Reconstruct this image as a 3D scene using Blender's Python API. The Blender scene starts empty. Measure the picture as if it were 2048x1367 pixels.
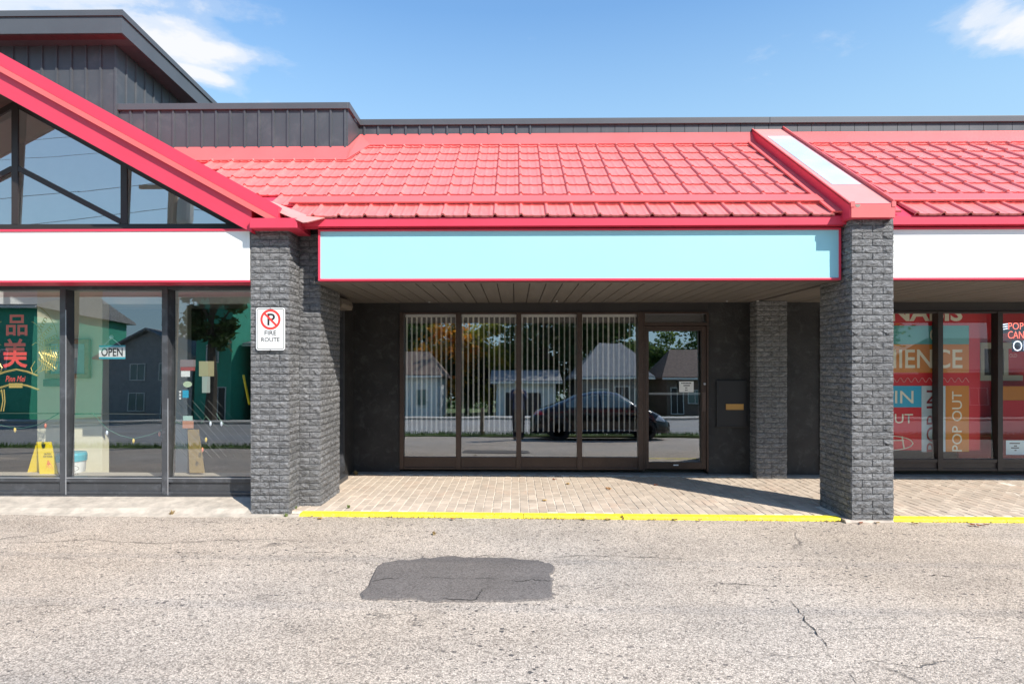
import bpy, math, random
from mathutils import Vector, Matrix, noise

R = math.radians
scene = bpy.context.scene
col = scene.collection

# ------------------------------------------------------------------ camera
F = 1153.0                      # focal length in photo pixels (2048 wide)
CX, HY = 1014.0, 725.0          # principal column and horizon row of the photo
YAW = math.atan(0.0142)
CAMZ = 1.58
cam = bpy.data.cameras.new('camera')
cam.sensor_width = 36.0
cam.lens = F / 2048.0 * 36.0
cam.shift_x = (1024.0 - CX) / 2048.0
cam.shift_y = (HY - 683.5) / 2048.0
cam.clip_start = 0.05
cam.clip_end = 2000.0
camo = bpy.data.objects.new('camera', cam)
col.objects.link(camo)
camo.location = (0, 0, CAMZ)
camo.rotation_euler = (R(90), 0, YAW)
scene.camera = camo

# ------------------------------------------------------------------ sun, sky, exposure
SUN_EL, SUN_AZ = R(41.5), R(45.0)          # sun behind the camera, to its right
lamp = bpy.data.lights.new('sun', 'SUN')
lamp.energy = 4.4
lamp.angle = R(0.53)
lamp.color = (1.0, 0.94, 0.86)
suno = bpy.data.objects.new('sun', lamp)
col.objects.link(suno)
sun_dir = Vector((math.cos(SUN_EL) * math.sin(SUN_AZ), -math.cos(SUN_EL) * math.cos(SUN_AZ), math.sin(SUN_EL)))
suno.rotation_euler = sun_dir.to_track_quat('Z', 'Y').to_euler()
suno.location = (20, -20, 30)

world = bpy.data.worlds.new('World')
scene.world = world
world.use_nodes = True


class NT:
    """tiny node-tree helper"""
    def __init__(self, tree):
        self.t = tree
        tree.nodes.clear()

    def n(self, typ, **kw):
        nd = self.t.nodes.new(typ)
        for k, v in kw.items():
            if k.startswith('i_'):
                nd.inputs[k[2:].replace('_', ' ')].default_value = v
            else:
                setattr(nd, k, v)
        return nd

    def l(self, a, b):
        self.t.links.new(a, b)

    def setin(self, nd, key, val):
        s = nd.inputs[key]
        if hasattr(val, 'is_output') or isinstance(val, bpy.types.NodeSocket):
            self.l(val, s)
        else:
            s.default_value = val

    def math(self, op, a, b=None, clamp=False):
        nd = self.n('ShaderNodeMath', operation=op, use_clamp=clamp)
        self.setin(nd, 0, a)
        if b is not None:
            self.setin(nd, 1, b)
        return nd.outputs[0]

    def ramp(self, fac, stops, interp='LINEAR'):
        nd = self.n('ShaderNodeValToRGB')
        nd.color_ramp.interpolation = interp
        el = nd.color_ramp.elements
        while len(el) > 1:
            el.remove(el[0])
        first = True
        for p, c in stops:
            if not hasattr(c, '__len__'):
                c = (c, c, c)
            if first:
                e = el[0]
                e.position = p
                first = False
            else:
                e = el.new(p)
            e.color = (*c[:3], 1)
        self.setin(nd, 0, fac)
        return nd.outputs[0]

    def mix(self, fac, a, b, blend='MIX'):
        nd = self.n('ShaderNodeMix', data_type='RGBA', blend_type=blend)
        self.setin(nd, 0, fac)
        for s, v in ((6, a), (7, b)):
            if isinstance(v, tuple):
                v = (*v[:3], 1)
            self.setin(nd, s, v)
        return nd.outputs[2]

    def noise(self, vec, scale, detail=4, rough=0.55, dist=0.0):
        nd = self.n('ShaderNodeTexNoise')
        if vec is not None:
            self.l(vec, nd.inputs['Vector'])
        nd.inputs['Scale'].default_value = scale
        nd.inputs['Detail'].default_value = detail
        nd.inputs['Roughness'].default_value = rough
        nd.inputs['Distortion'].default_value = dist
        return nd.outputs[0]

    def voro(self, vec, scale, feature='F1', out=0):
        nd = self.n('ShaderNodeTexVoronoi', feature=feature)
        if vec is not None:
            self.l(vec, nd.inputs['Vector'])
        nd.inputs['Scale'].default_value = scale
        return nd.outputs[out]


def build_world():
    w = NT(world.node_tree)
    out = w.n('ShaderNodeOutputWorld')
    bg = w.n('ShaderNodeBackground')
    w.l(bg.outputs[0], out.inputs[0])
    sky = w.n('ShaderNodeTexSky', sky_type='NISHITA')
    sky.sun_disc = False
    sky.sun_elevation = SUN_EL
    sky.sun_rotation = math.pi - SUN_AZ
    sky.altitude = 150.0
    sky.air_density = 1.0
    sky.dust_density = 0.35
    sky.ozone_density = 3.5
    bg.inputs[1].default_value = 0.14
    tc = w.n('ShaderNodeTexCoord')
    sep = w.n('ShaderNodeSeparateXYZ')
    w.l(tc.outputs['Generated'], sep.inputs[0])
    x, y, z = sep.outputs[0], sep.outputs[1], sep.outputs[2]
    zc = w.math('MAXIMUM', z, 0.03)
    # flat cloud layer high above: direction divided by its height
    cu = w.math('DIVIDE', x, w.math('ADD', zc, 0.12))
    cv = w.math('DIVIDE', y, w.math('ADD', zc, 0.12))
    comb = w.n('ShaderNodeCombineXYZ')
    w.l(cu, comb.inputs[0]); w.l(cv, comb.inputs[1])
    nz = w.noise(comb.outputs[0], 2.1, 8, 0.56, 0.35)
    nz_small = w.noise(comb.outputs[0], 5.5, 6, 0.62, 0.2)
    # clouds of the same fair-weather layer, each one a centre on that layer
    tot = None
    centres = []
    def cl(px, py, rx, ry, rot, amp):
        u, e = (px - CX) / F, (HY - py) / F
        v = Vector((math.cos(YAW) * u - math.sin(YAW), math.sin(YAW) * u + math.cos(YAW), e)).normalized()
        h = v.z + 0.12
        centres.append((v.x / h, v.y / h, rx, ry, rot, amp))
    cl(270, 60, 0.24, 0.11, 0.5, 1.15)
    cl(400, 95, 0.17, 0.06, 0.35, 1.05)
    cl(370, 140, 0.12, 0.05, 0.6, 0.8)
    cl(90, 0, 0.30, 0.12, 0.1, 0.95)
    cl(2085, 40, 0.15, 0.13, 0.3, 1.15)
    centres += [(-2.2, -1.4, 0.7, 0.25, 0.3, 1.1), (0.9, -1.9, 0.6, 0.3, -0.2, 1.1), (2.6, -0.6, 0.5, 0.3, 0.5, 1.0),
                (-0.6, -3.3, 1.0, 0.35, 0.1, 1.1), (-3.4, 0.9, 0.8, 0.3, -0.3, 1.0), (3.2, 2.6, 0.6, 0.3, 0.1, 1.0), (2.2, -3.4, 0.9, 0.4, 0.0, 1.0)]
    for (a, b, rx, ry, rot, amp) in centres:
        da = w.math('SUBTRACT', cu, a)
        db = w.math('SUBTRACT', cv, b)
        c, s = math.cos(rot), math.sin(rot)
        p = w.math('ADD', w.math('MULTIPLY', da, c / rx), w.math('MULTIPLY', db, s / rx))
        q = w.math('ADD', w.math('MULTIPLY', da, -s / ry), w.math('MULTIPLY', db, c / ry))
        r2 = w.math('ADD', w.math('MULTIPLY', p, p), w.math('MULTIPLY', q, q))
        g = w.math('MULTIPLY', w.math('EXPONENT', w.math('MULTIPLY', r2, -0.8)), amp)
        tot = g if tot is None else w.math('MAXIMUM', tot, g)
    dens = w.math('ADD', tot, w.math('MULTIPLY', w.math('SUBTRACT', nz, 0.5), 2.1))
    dens = w.math('ADD', dens, w.math('MULTIPLY', w.math('SUBTRACT', nz_small, 0.5), 1.1))
    fac = w.ramp(dens, [(0.30, 0.0), (0.55, 0.22), (0.80, 0.70), (1.0, 0.96)], 'EASE')
    hz = w.ramp(z, [(0.0, 0.9), (0.2, 0.78), (0.35, 0.58), (0.52, 0.22), (0.9, 0.08)])
    hs = w.n('ShaderNodeHueSaturation')
    hs.inputs['Saturation'].default_value = 1.22
    hs.inputs['Value'].default_value = 1.28
    w.l(sky.outputs[0], hs.inputs['Color'])
    c1 = w.mix(hz, hs.outputs[0], (2.6, 3.8, 4.4))
    c2 = w.mix(fac, c1, (4.6, 4.65, 4.8))
    w.l(c2, bg.inputs[0])


build_world()
vs = scene.view_settings
vs.view_transform = 'Standard'
vs.look = 'None'
vs.gamma = 1.0
vs.use_curve_mapping = False
vs.exposure = 0.6
scene.cycles.use_denoising = True
scene.cycles.max_bounces = 8
scene.cycles.transparent_max_bounces = 16
scene.cycles.caustics_reflective = False
scene.cycles.caustics_refractive = False

# ------------------------------------------------------------------ geometry helpers
def at(px, py, Y):
    """point on the plane Y=const seen at photo pixel (px, py)"""
    u, e = (px - CX) / F, (HY - py) / F
    dx = math.cos(YAW) * u - math.sin(YAW)
    dy = math.sin(YAW) * u + math.cos(YAW)
    k = Y / dy
    return Vector((dx * k, Y, CAMZ + e * k))


def gx(px, Y):
    return at(px, HY, Y).x


def gz(py, Y, px=1014):
    return at(px, py, Y).z


def zfloor(X):
    return -0.005 * (max(-9.0, min(9.0, X)) + 2.2)


def zlot(X, Y):
    return zfloor(X) - 0.030 - 0.02 * (5.98 - max(-1.9, Y))


def lot_hit(px, py):
    for i in range(6000):
        Y = 6.6 - i * 0.002
        p = at(px, py, Y)
        if p.z >= zlot(p.x, Y):
            return Vector((p.x, Y, zlot(p.x, Y)))
    return p


WLOC = {}


class MB:
    def __init__(self):
        self.v, self.f, self.m = [], [], []

    def quad(self, *pts, mi=0):
        b = len(self.v)
        self.v += [tuple(p) for p in pts]
        self.f.append(tuple(range(b, b + len(pts))))
        self.m.append(mi)

    def box(self, x0, x1, y0, y1, z0, z1, mi=0):
        b = len(self.v)
        self.v += [(x, y, z) for z in (z0, z1) for y in (y0, y1) for x in (x0, x1)]
        for q in ((0, 2, 3, 1), (4, 5, 7, 6), (0, 1, 5, 4), (2, 6, 7, 3), (0, 4, 6, 2), (1, 3, 7, 5)):
            self.f.append(tuple(b + i for i in q))
            self.m.append(mi)
        return self

    def bar(self, a, b_, w, h, mi=0, up=(0, 0, 1)):
        """box along segment a-b, width w (sideways), height h (towards up)"""
        a, b_ = Vector(a), Vector(b_)
        d = (b_ - a).normalized()
        s = d.cross(Vector(up)).normalized()
        n = s.cross(d).normalized()
        b = len(self.v)
        for p in (a, b_):
            for i, j in ((-1, -1), (1, -1), (1, 1), (-1, 1)):
                self.v.append(tuple(p + s * (i * w / 2) + n * (j * h / 2)))
        for q in ((0, 1, 2, 3), (7, 6, 5, 4), (0, 4, 5, 1), (1, 5, 6, 2), (2, 6, 7, 3), (3, 7, 4, 0)):
            self.f.append(tuple(b + i for i in q))
            self.m.append(mi)
        return self

    def prism(self, prof, axis, a0, a1, mi=0):
        """extrude a closed 2-D profile along 'x' (prof = (y,z)), 'y' (prof=(x,z)) or 'z' (prof=(x,y))"""
        b = len(self.v)
        n = len(prof)
        for a in (a0, a1):
            for p, q in prof:
                self.v.append((a, p, q) if axis == 'x' else (p, a, q) if axis == 'y' else (p, q, a))
        self.f.append(tuple(b + i for i in range(n)))
        self.f.append(tuple(b + n + i for i in reversed(range(n))))
        self.m += [mi, mi]
        for i in range(n):
            j = (i + 1) % n
            self.f.append((b + i, b + n + i, b + n + j, b + j))
            self.m.append(mi)
        return self

    def tube(self, pts, r, seg=6, mi=0, radii=None, cap=True):
        pts = [Vector(p) for p in pts]
        b = len(self.v)
        n = len(pts)
        prev = None
        for i, p in enumerate(pts):
            d = (pts[min(i + 1, n - 1)] - pts[max(i - 1, 0)]).normalized()
            ref = Vector((0, 0, 1)) if abs(d.z) < 0.9 else Vector((1, 0, 0))
            if prev is None:
                s = d.cross(ref).normalized()
            else:
                s = (prev - d * prev.dot(d)).normalized()
            prev = s
            t = d.cross(s)
            rr = radii[i] if radii else r
            for k in range(seg):
                a = 2 * math.pi * k / seg
                self.v.append(tuple(p + s * (math.cos(a) * rr) + t * (math.sin(a) * rr)))
        for i in range(n - 1):
            for k in range(seg):
                k2 = (k + 1) % seg
                self.f.append((b + i * seg + k, b + i * seg + k2, b + (i + 1) * seg + k2, b + (i + 1) * seg + k))
                self.m.append(mi)
        if cap:
            self.f.append(tuple(b + k for k in reversed(range(seg))))
            self.f.append(tuple(b + (n - 1) * seg + k for k in range(seg)))
            self.m += [mi, mi]
        return self

    def lathe(self, prof, c=(0, 0, 0), seg=16, axis='z', mi=0):
        b = len(self.v)
        n = len(prof)
        for r, h in prof:
            for k in range(seg):
                a = 2 * math.pi * k / seg
                p = (r * math.cos(a), r * math.sin(a), h)
                if axis == 'y':
                    p = (p[0], p[2], p[1])
                elif axis == 'x':
                    p = (p[2], p[0], p[1])
                self.v.append((p[0] + c[0], p[1] + c[1], p[2] + c[2]))
        for i in range(n - 1):
            for k in range(seg):
                k2 = (k + 1) % seg
                self.f.append((b + i * seg + k, b + i * seg + k2, b + (i + 1) * seg + k2, b + (i + 1) * seg + k))
                self.m.append(mi)
        self.f.append(tuple(b + k for k in range(seg)))
        self.f.append(tuple(b + (n - 1) * seg + k for k in range(seg)))
        self.m += [mi, mi]
        return self

    def mesh(self, name, mats, smooth=False):
        me = bpy.data.meshes.new(name)
        me.from_pydata(self.v, [], self.f)
        if not isinstance(mats, (list, tuple)):
            mats = [mats]
        for m in mats:
            me.materials.append(m)
        me.polygons.foreach_set('material_index', self.m)
        if smooth:
            me.polygons.foreach_set('use_smooth', [True] * len(me.polygons))
        me.update()
        me.validate()
        import bmesh as _b
        bm = _b.new(); bm.from_mesh(me)
        _b.ops.recalc_face_normals(bm, faces=bm.faces)
        bm.to_mesh(me); bm.free()
        return me

    def build(self, name, mats, parent=None, smooth=False, bevel=0.0, loc=None, rot=None):
        return link(name, self.mesh(name, mats, smooth), parent, loc, rot, bevel)


def link(name, me, parent=None, loc=None, rot=None, bevel=0.0):
    o = bpy.data.objects.new(name, me)
    col.objects.link(o)
    if loc is not None:
        o.location = loc
    if rot is not None:
        o.rotation_euler = rot
    if parent is not None:
        o.parent = parent
        o.matrix_parent_inverse = Matrix.Translation(-Vector(WLOC.get(parent.name, (0, 0, 0))))
    if parent is None or loc is not None:
        WLOC[o.name] = Vector(loc) if loc is not None else Vector((0, 0, 0))
    if bevel:
        md = o.modifiers.new('bevel', 'BEVEL')
        md.width = bevel
        md.segments = 2
        md.limit_method = 'ANGLE'
    return o


def tag(o, label=None, cat=None, group=None, kind=None):
    if label: o['label'] = label
    if cat: o['category'] = cat
    if group: o['group'] = group
    if kind: o['kind'] = kind
    return o


def thing(name, loc, label, cat, group=None):
    o = bpy.data.objects.new(name, None)
    o.empty_display_size = 0.2
    col.objects.link(o)
    o.location = loc
    WLOC[o.name] = Vector(loc)
    return tag(o, label, cat, group)


def text(name, s, h, m, c, parent, width=None, extrude=0.0008, rotz=0.0, roty=0.0, shear=0.0, off=0.0, align='CENTER'):
    """flat lettering facing the street (-Y); h = letter height, c = centre"""
    cu = bpy.data.curves.new('t', 'FONT')
    cu.body = s
    cu.size = 1.0
    cu.align_x = align
    cu.extrude = 0.0
    cu.shear = shear
    cu.offset = off
    cu.resolution_u = 3
    ob = bpy.data.objects.new('t', cu)
    col.objects.link(ob)
    dg = bpy.context.evaluated_depsgraph_get()
    me = bpy.data.meshes.new_from_object(ob.evaluated_get(dg))
    bpy.data.objects.remove(ob)
    bpy.data.curves.remove(cu)
    me.name = name
    xs = [v.co.x for v in me.vertices]; ys = [v.co.y for v in me.vertices]
    if not xs:
        return None
    cx, cy = (min(xs) + max(xs)) / 2, (min(ys) + max(ys)) / 2
    sy = h / (max(ys) - min(ys))
    sx = sy if width is None else width / (max(xs) - min(xs))
    ca, sa = math.cos(roty), math.sin(roty)
    for v in me.vertices:
        X, Z = (v.co.x - cx) * sx, (v.co.y - cy) * sy
        v.co = (c[0] + X * ca - Z * sa, c[1], c[2] + X * sa + Z * ca)
    me.materials.clear()
    me.materials.append(m)
    return link(name, me, parent)


# ------------------------------------------------------------------ materials
MATS = {}


def pbr(name, color, rough=0.6, metal=0.0, spec=0.5, var=0.0, vscale=3.0, bump=0.0, bscale=60.0, coat=0.0, emit=None, estr=0.0, dirt=None, dscale=4.0, damt=0.5, rnd=0.0, stretch=None, bdist=0.01):
    m = bpy.data.materials.new(name)
    m.use_nodes = True
    w = NT(m.node_tree)
    out = w.n('ShaderNodeOutputMaterial')
    b = w.n('ShaderNodeBsdfPrincipled')
    w.l(b.outputs[0], out.inputs[0])
    b.inputs['Roughness'].default_value = rough
    b.inputs['Metallic'].default_value = metal
    b.inputs['Specular IOR Level'].default_value = spec
    b.inputs['Coat Weight'].default_value = coat
    tc = w.n('ShaderNodeTexCoord')
    vec = tc.outputs['Object']
    gp = w.n('ShaderNodeNewGeometry')
    vec = gp.outputs['Position']
    if stretch:
        mp = w.n('ShaderNodeMapping')
        mp.inputs['Scale'].default_value = stretch
        w.l(vec, mp.inputs[0])
        vec = mp.outputs[0]
    c = tuple(color)
    cs = None
    if var:
        nz = w.noise(vec, vscale, 5, 0.6)
        lo = tuple(x * (1 - var) for x in c)
        hi = tuple(min(1, x * (1 + var)) for x in c)
        cs = w.ramp(nz, [(0.3, lo), (0.7, hi)])
    if rnd:
        oi = w.n('ShaderNodeObjectInfo')
        k = w.ramp(oi.outputs['Random'], [(0, 1 - rnd), (1, 1 + rnd * 0.8)])
        cs = w.mix(1.0, cs if cs is not None else c, k, 'MULTIPLY')
    if dirt:
        dn = w.noise(vec, dscale, 7, 0.68, 0.4)
        df = w.math('MULTIPLY', w.ramp(dn, [(0.52, 0.0), (0.72, 1.0)]), damt)
        cs = w.mix(df, cs if cs is not None else c, tuple(dirt))
    if cs is not None:
        w.l(cs, b.inputs['Base Color'])
    else:
        b.inputs['Base Color'].default_value = (*c, 1)
    if bump:
        bn = w.noise(vec, bscale, 5, 0.6)
        bp = w.n('ShaderNodeBump')
        bp.inputs['Strength'].default_value = bump
        bp.inputs['Distance'].default_value = bdist
        w.l(bn, bp.inputs['Height'])
        w.l(bp.outputs[0], b.inputs['Normal'])
    if emit:
        b.inputs['Emission Color'].default_value = (*emit, 1)
        b.inputs['Emission Strength'].default_value = estr
    MATS[name] = m
    return m


def glass(name, refl, tint=(0.9, 0.95, 0.93), wave=0.0):
    m = bpy.data.materials.new(name)
    m.use_nodes = True
    w = NT(m.node_tree)
    out = w.n('ShaderNodeOutputMaterial')
    tr = w.n('ShaderNodeBsdfTransparent')
    tr.inputs[0].default_value = (*tint, 1)
    gl = w.n('ShaderNodeBsdfGlossy')
    gl.inputs['Roughness'].default_value = 0.0
    gl.inputs['Color'].default_value = (0.93, 0.97, 1.0, 1)
    mx = w.n('ShaderNodeMixShader')
    mx.inputs[0].default_value = refl
    w.l(tr.outputs[0], mx.inputs[1])
    w.l(gl.outputs[0], mx.inputs[2])
    w.l(mx.outputs[0], out.inputs[0])
    if wave:
        g = w.n('ShaderNodeNewGeometry')
        mp = w.n('ShaderNodeMapping')
        mp.inputs['Scale'].default_value = (1.0, 1.0, 1.6)
        w.l(g.outputs['Position'], mp.inputs[0])
        nz = w.noise(mp.outputs[0], 1.3, 1, 0.4)
        bp = w.n('ShaderNodeBump')
        bp.inputs['Strength'].default_value = wave
        bp.inputs['Distance'].default_value = 0.02
        w.l(nz, bp.inputs['Height'])
        w.l(bp.outputs[0], gl.inputs['Normal'])
    MATS[name] = m
    return m


def mat_asphalt(name, base, speck, pits=True, crack=True, seed=0.0):
    m = bpy.data.materials.new(name)
    m.use_nodes = True
    w = NT(m.node_tree)
    out = w.n('ShaderNodeOutputMaterial')
    b = w.n('ShaderNodeBsdfPrincipled')
    w.l(b.outputs[0], out.inputs[0])
    b.inputs['Roughness'].default_value = 0.9
    b.inputs['Specular IOR Level'].default_value = 0.25
    g = w.n('ShaderNodeNewGeometry')
    mp = w.n('ShaderNodeMapping')
    mp.inputs['Location'].default_value = (seed, seed * 0.7, 0)
    w.l(g.outputs['Position'], mp.inputs[0])
    vec = mp.outputs[0]
    # stones
    vc = w.n('ShaderNodeTexVoronoi')
    vc.inputs['Scale'].default_value = 112
    w.l(vec, vc.inputs['Vector'])
    sepc = w.n('ShaderNodeSeparateColor')
    w.l(vc.outputs['Color'], sepc.inputs[0])
    stone = w.ramp(sepc.outputs[0], [(0.0, 1 - speck), (0.5, 1.0), (1.0, 1 + speck * 0.75)])
    gap = w.ramp(vc.outputs['Distance'], [(0.28, 1.0), (0.75, 1 - speck * 0.75)])
    fine = w.ramp(w.noise(vec, 160, 4, 0.75), [(0.3, 1 - speck * 0.6), (0.7, 1 + speck * 0.6)])
    mid = w.ramp(w.noise(vec, 22, 5, 0.7), [(0.3, 0.95), (0.7, 1.04)])
    big = w.ramp(w.noise(vec, 0.75, 7, 0.66, 0.5), [(0.3, 0.84), (0.5, 1.0), (0.72, 1.1)])
    lng = w.n('ShaderNodeMapping')
    lng.inputs['Scale'].default_value = (0.35, 2.2, 1)
    w.l(vec, lng.inputs[0])
    streak = w.ramp(w.noise(lng.outputs[0], 1.1, 6, 0.62, 0.3), [(0.35, 0.9), (0.6, 1.06)])
    c = w.mix(1.0, base, stone, 'MULTIPLY')
    for k in (gap, fine, mid, big, streak):
        c = w.mix(1.0, c, k, 'MULTIPLY')
    # warm / cool drift
    wc = w.ramp(w.noise(vec, 0.3, 3, 0.5), [(0.35, (1.03, 1.0, 0.95)), (0.65, (0.97, 1.0, 1.03))])
    c = w.mix(1.0, c, wc, 'MULTIPLY')
    h = w.math('ADD', w.math('MULTIPLY', w.noise(vec, 110, 3, 0.7), 0.6), w.math('MULTIPLY', gap, 0.6))
    if pits:
        pv = w.n('ShaderNodeTexVoronoi')
        pv.inputs['Scale'].default_value = 21
        pmap = w.n('ShaderNodeMapping')
        pmap.inputs['Scale'].default_value = (1.0, 1.35, 1)
        dn = w.n('ShaderNodeTexNoise'); dn.inputs['Scale'].default_value = 40
        w.l(vec, dn.inputs['Vector'])
        va = w.n('ShaderNodeVectorMath', operation='MULTIPLY_ADD')
        w.l(dn.outputs['Color'], va.inputs[0])
        va.inputs[1].default_value = (0.03, 0.03, 0.0)
        w.l(vec, va.inputs[2])
        w.l(va.outputs[0], pmap.inputs[0]); w.l(pmap.outputs[0], pv.inputs['Vector'])
        sc = w.n('ShaderNodeSeparateColor'); w.l(pv.outputs['Color'], sc.inputs[0])
        pick = w.math('GREATER_THAN', sc.outputs[0], 0.5)
        rad = w.math('MULTIPLY', sc.outputs[1], 0.36)
        inside = w.math('LESS_THAN', pv.outputs['Distance'], rad)
        zone = w.ramp(w.noise(vec, 0.5, 3, 0.5), [(0.36, 0.3), (0.58, 1.0)])
        pit = w.math('MULTIPLY', w.math('MULTIPLY', inside, pick), zone)
        c = w.mix(w.math('MULTIPLY', pit, 0.85), c, (0.045, 0.045, 0.05))
        h = w.math('SUBTRACT', h, w.math('MULTIPLY', pit, 1.2))
    if crack:
        dn2 = w.n('ShaderNodeTexNoise'); dn2.inputs['Scale'].default_value = 2.3; dn2.inputs['Detail'].default_value = 5
        w.l(vec, dn2.inputs['Vector'])
        va2 = w.n('ShaderNodeVectorMath', operation='MULTIPLY_ADD')
        w.l(dn2.outputs['Color'], va2.inputs[0]); va2.inputs[1].default_value = (0.5, 0.5, 0); w.l(vec, va2.inputs[2])
        sm = w.n('ShaderNodeMapping'); sm.inputs['Scale'].default_value = (0.30, 0.75, 1)
        w.l(va2.outputs[0], sm.inputs[0])
        ed = w.voro(sm.outputs[0], 1.0, 'DISTANCE_TO_EDGE')
        line = w.ramp(ed, [(0.0, 1.0), (0.008, 0.0)])
        msk = w.ramp(w.noise(vec, 1.4, 4, 0.6), [(0.52, 0.0), (0.62, 1.0)])
        ck = w.math('MULTIPLY', line, msk)
        c = w.mix(w.math('MULTIPLY', ck, 0.6), c, (0.06, 0.055, 0.05))
        h = w.math('SUBTRACT', h, ck)
    w.l(c, b.inputs['Base Color'])
    bp = w.n('ShaderNodeBump')
    bp.inputs['Strength'].default_value = 0.75
    bp.inputs['Distance'].default_value = 0.008
    w.l(h, bp.inputs['Height'])
    w.l(bp.outputs[0], b.inputs['Normal'])
    return m


def mat_brick(name, color):
    m = bpy.data.materials.new(name)
    m.use_nodes = True
    w = NT(m.node_tree)
    out = w.n('ShaderNodeOutputMaterial')
    b = w.n('ShaderNodeBsdfPrincipled')
    w.l(b.outputs[0], out.inputs[0])
    b.inputs['Roughness'].default_value = 0.55
    b.inputs['Specular IOR Level'].default_value = 0.4
    g = w.n('ShaderNodeNewGeometry')
    vec = g.outputs['Position']
    mp = w.n('ShaderNodeMapping')
    mp.inputs['Rotation'].default_value = (0, R(35), 0)
    mp.inputs['Scale'].default_value = (1.0, 1.0, 2.2)
    w.l(vec, mp.inputs[0])
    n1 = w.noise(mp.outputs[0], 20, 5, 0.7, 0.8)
    n2 = w.noise(vec, 130, 3, 0.6)
    h = w.math('ADD', n1, w.math('MULTIPLY', n2, 0.3))
    bp = w.n('ShaderNodeBump')
    bp.inputs['Strength'].default_value = 1.0
    bp.inputs['Distance'].default_value = 0.034
    w.l(h, bp.inputs['Height'])
    w.l(bp.outputs[0], b.inputs['Normal'])
    v1 = w.ramp(w.noise(vec, 2.0, 5, 0.6), [(0.3, tuple(x * 0.8 for x in color)), (0.7, tuple(x * 1.2 for x in color))])
    # worn white scuffs
    sc = w.ramp(w.noise(vec, 75, 5, 0.75), [(0.66, 0.0), (0.78, 1.0)])
    ms = w.ramp(w.noise(vec, 3.2, 3, 0.5), [(0.5, 0.0), (0.72, 0.65)])
    v1 = w.mix(1.0, v1, w.ramp(n1, [(0.34, 0.42), (0.5, 1.0), (0.64, 1.5)]), 'MULTIPLY')  # relief shading put into the colour: bump hollows darker, ridges lighter
    c = w.mix(w.math('MULTIPLY', sc, ms), v1, (0.45, 0.45, 0.44))
    w.l(c, b.inputs['Base Color'])
    return m


M = MATS
ASPH = mat_asphalt('asphalt', (0.575, 0.49, 0.405), 0.48)
PATCH = mat_asphalt('asphalt_patch', (0.185, 0.168, 0.158), 0.30, pits=False, crack=False, seed=9.0)
ROADM = mat_asphalt('road_asphalt', (0.36, 0.35, 0.335), 0.15, pits=False, crack=False)
CONC = pbr('concrete', (0.50, 0.44, 0.36), 0.9, var=0.25, vscale=7, bump=0.6, bscale=45, dirt=(0.22, 0.2, 0.17), dscale=9, damt=0.45, bdist=0.006)
CURB_RAW = pbr('bare_concrete', (0.46, 0.39, 0.32), 0.9, var=0.2, vscale=10, bump=0.5, bscale=60, dirt=(0.3, 0.15, 0.08), dscale=6, damt=0.4)
SAND = pbr('joint_sand', (0.80, 0.73, 0.62), 0.95, var=0.2, vscale=30)
YELLOW = pbr('yellow_paint', (0.92, 0.78, 0.03), 0.7, var=0.08, vscale=9, bump=0.35, bscale=50, dirt=(0.42, 0.36, 0.2), dscale=34, damt=0.75)
PAVER = pbr('paver', (0.56, 0.465, 0.365), 0.88, var=0.16, vscale=4.0, bump=0.4, bscale=120, rnd=0.15, dirt=(0.55, 0.33, 0.22), dscale=2.2, damt=0.35, bdist=0.003)
THRESH = pbr('threshold_concrete', (0.26, 0.25, 0.24), 0.9, var=0.2, vscale=8, bump=0.3)
BRICK = mat_brick('painted_split_brick', (0.22, 0.22, 0.22))
MORTAR = pbr('painted_mortar', (0.10, 0.10, 0.102), 0.8, var=0.2, vscale=20, bump=0.3)
TILE = pbr('faded_red_tile', (0.72, 0.20, 0.185), 0.42, var=0.09, vscale=3.0, rnd=0.05, dirt=(0.78, 0.36, 0.33), dscale=9, damt=0.45, stretch=(3.0, 0.8, 0.8), bump=0.05, bscale=200, spec=0.5)
RED = pbr('red_metal', (0.70, 0.05, 0.095), 0.45, var=0.06, vscale=2.0, bump=0.03, bscale=5)
REDLT = pbr('faded_red_metal', (0.72, 0.14, 0.135), 0.42, var=0.06, vscale=2.5)
SKYCAP = pbr('pale_red_metal', (0.72, 0.30, 0.27), 0.5, var=0.06, vscale=3)  # sunlit pink of the skylight top put into the colour; also on valley metal
DARK = pbr('charcoal_siding', (0.068, 0.075, 0.083), 0.45, var=0.12, vscale=2.5, dirt=(0.15, 0.15, 0.15), dscale=5, damt=0.3)
DARK2 = pbr('charcoal_trim', (0.085, 0.092, 0.10), 0.4, var=0.08, vscale=2)
MAROON = pbr('maroon_soffit', (0.10, 0.035, 0.04), 0.6, var=0.15)
STUCCO = pbr('black_stucco', (0.03, 0.0287, 0.028), 0.6, spec=0.35, var=0.3, vscale=3, bump=0.55, bscale=28, dirt=(0.2, 0.2, 0.2), dscale=7, damt=0.2, bdist=0.012)
SOFF = pbr('soffit_plank', (0.135, 0.12, 0.105), 0.65, var=0.1, vscale=3, bump=0.3, bscale=60, stretch=(6, 0.6, 6), rnd=0.06)
SOFFB = pbr('soffit_backing', (0.02, 0.02, 0.02), 0.8)
BRONZE = pbr('bronze_aluminium', (0.062, 0.038, 0.028), 0.42, metal=0.25, var=0.15, vscale=4, dirt=(0.2, 0.18, 0.16), dscale=22, damt=0.12)
GREYFR = pbr('grey_aluminium', (0.075, 0.078, 0.085), 0.4, metal=0.3, var=0.15, vscale=3, dirt=(0.3, 0.32, 0.36), dscale=7, damt=0.25)
PALEFR = pbr('bare_aluminium', (0.45, 0.46, 0.48), 0.35, metal=0.5, var=0.1)
DKFR = pbr('brown_black_frame', (0.03, 0.025, 0.023), 0.45, var=0.15)
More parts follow.
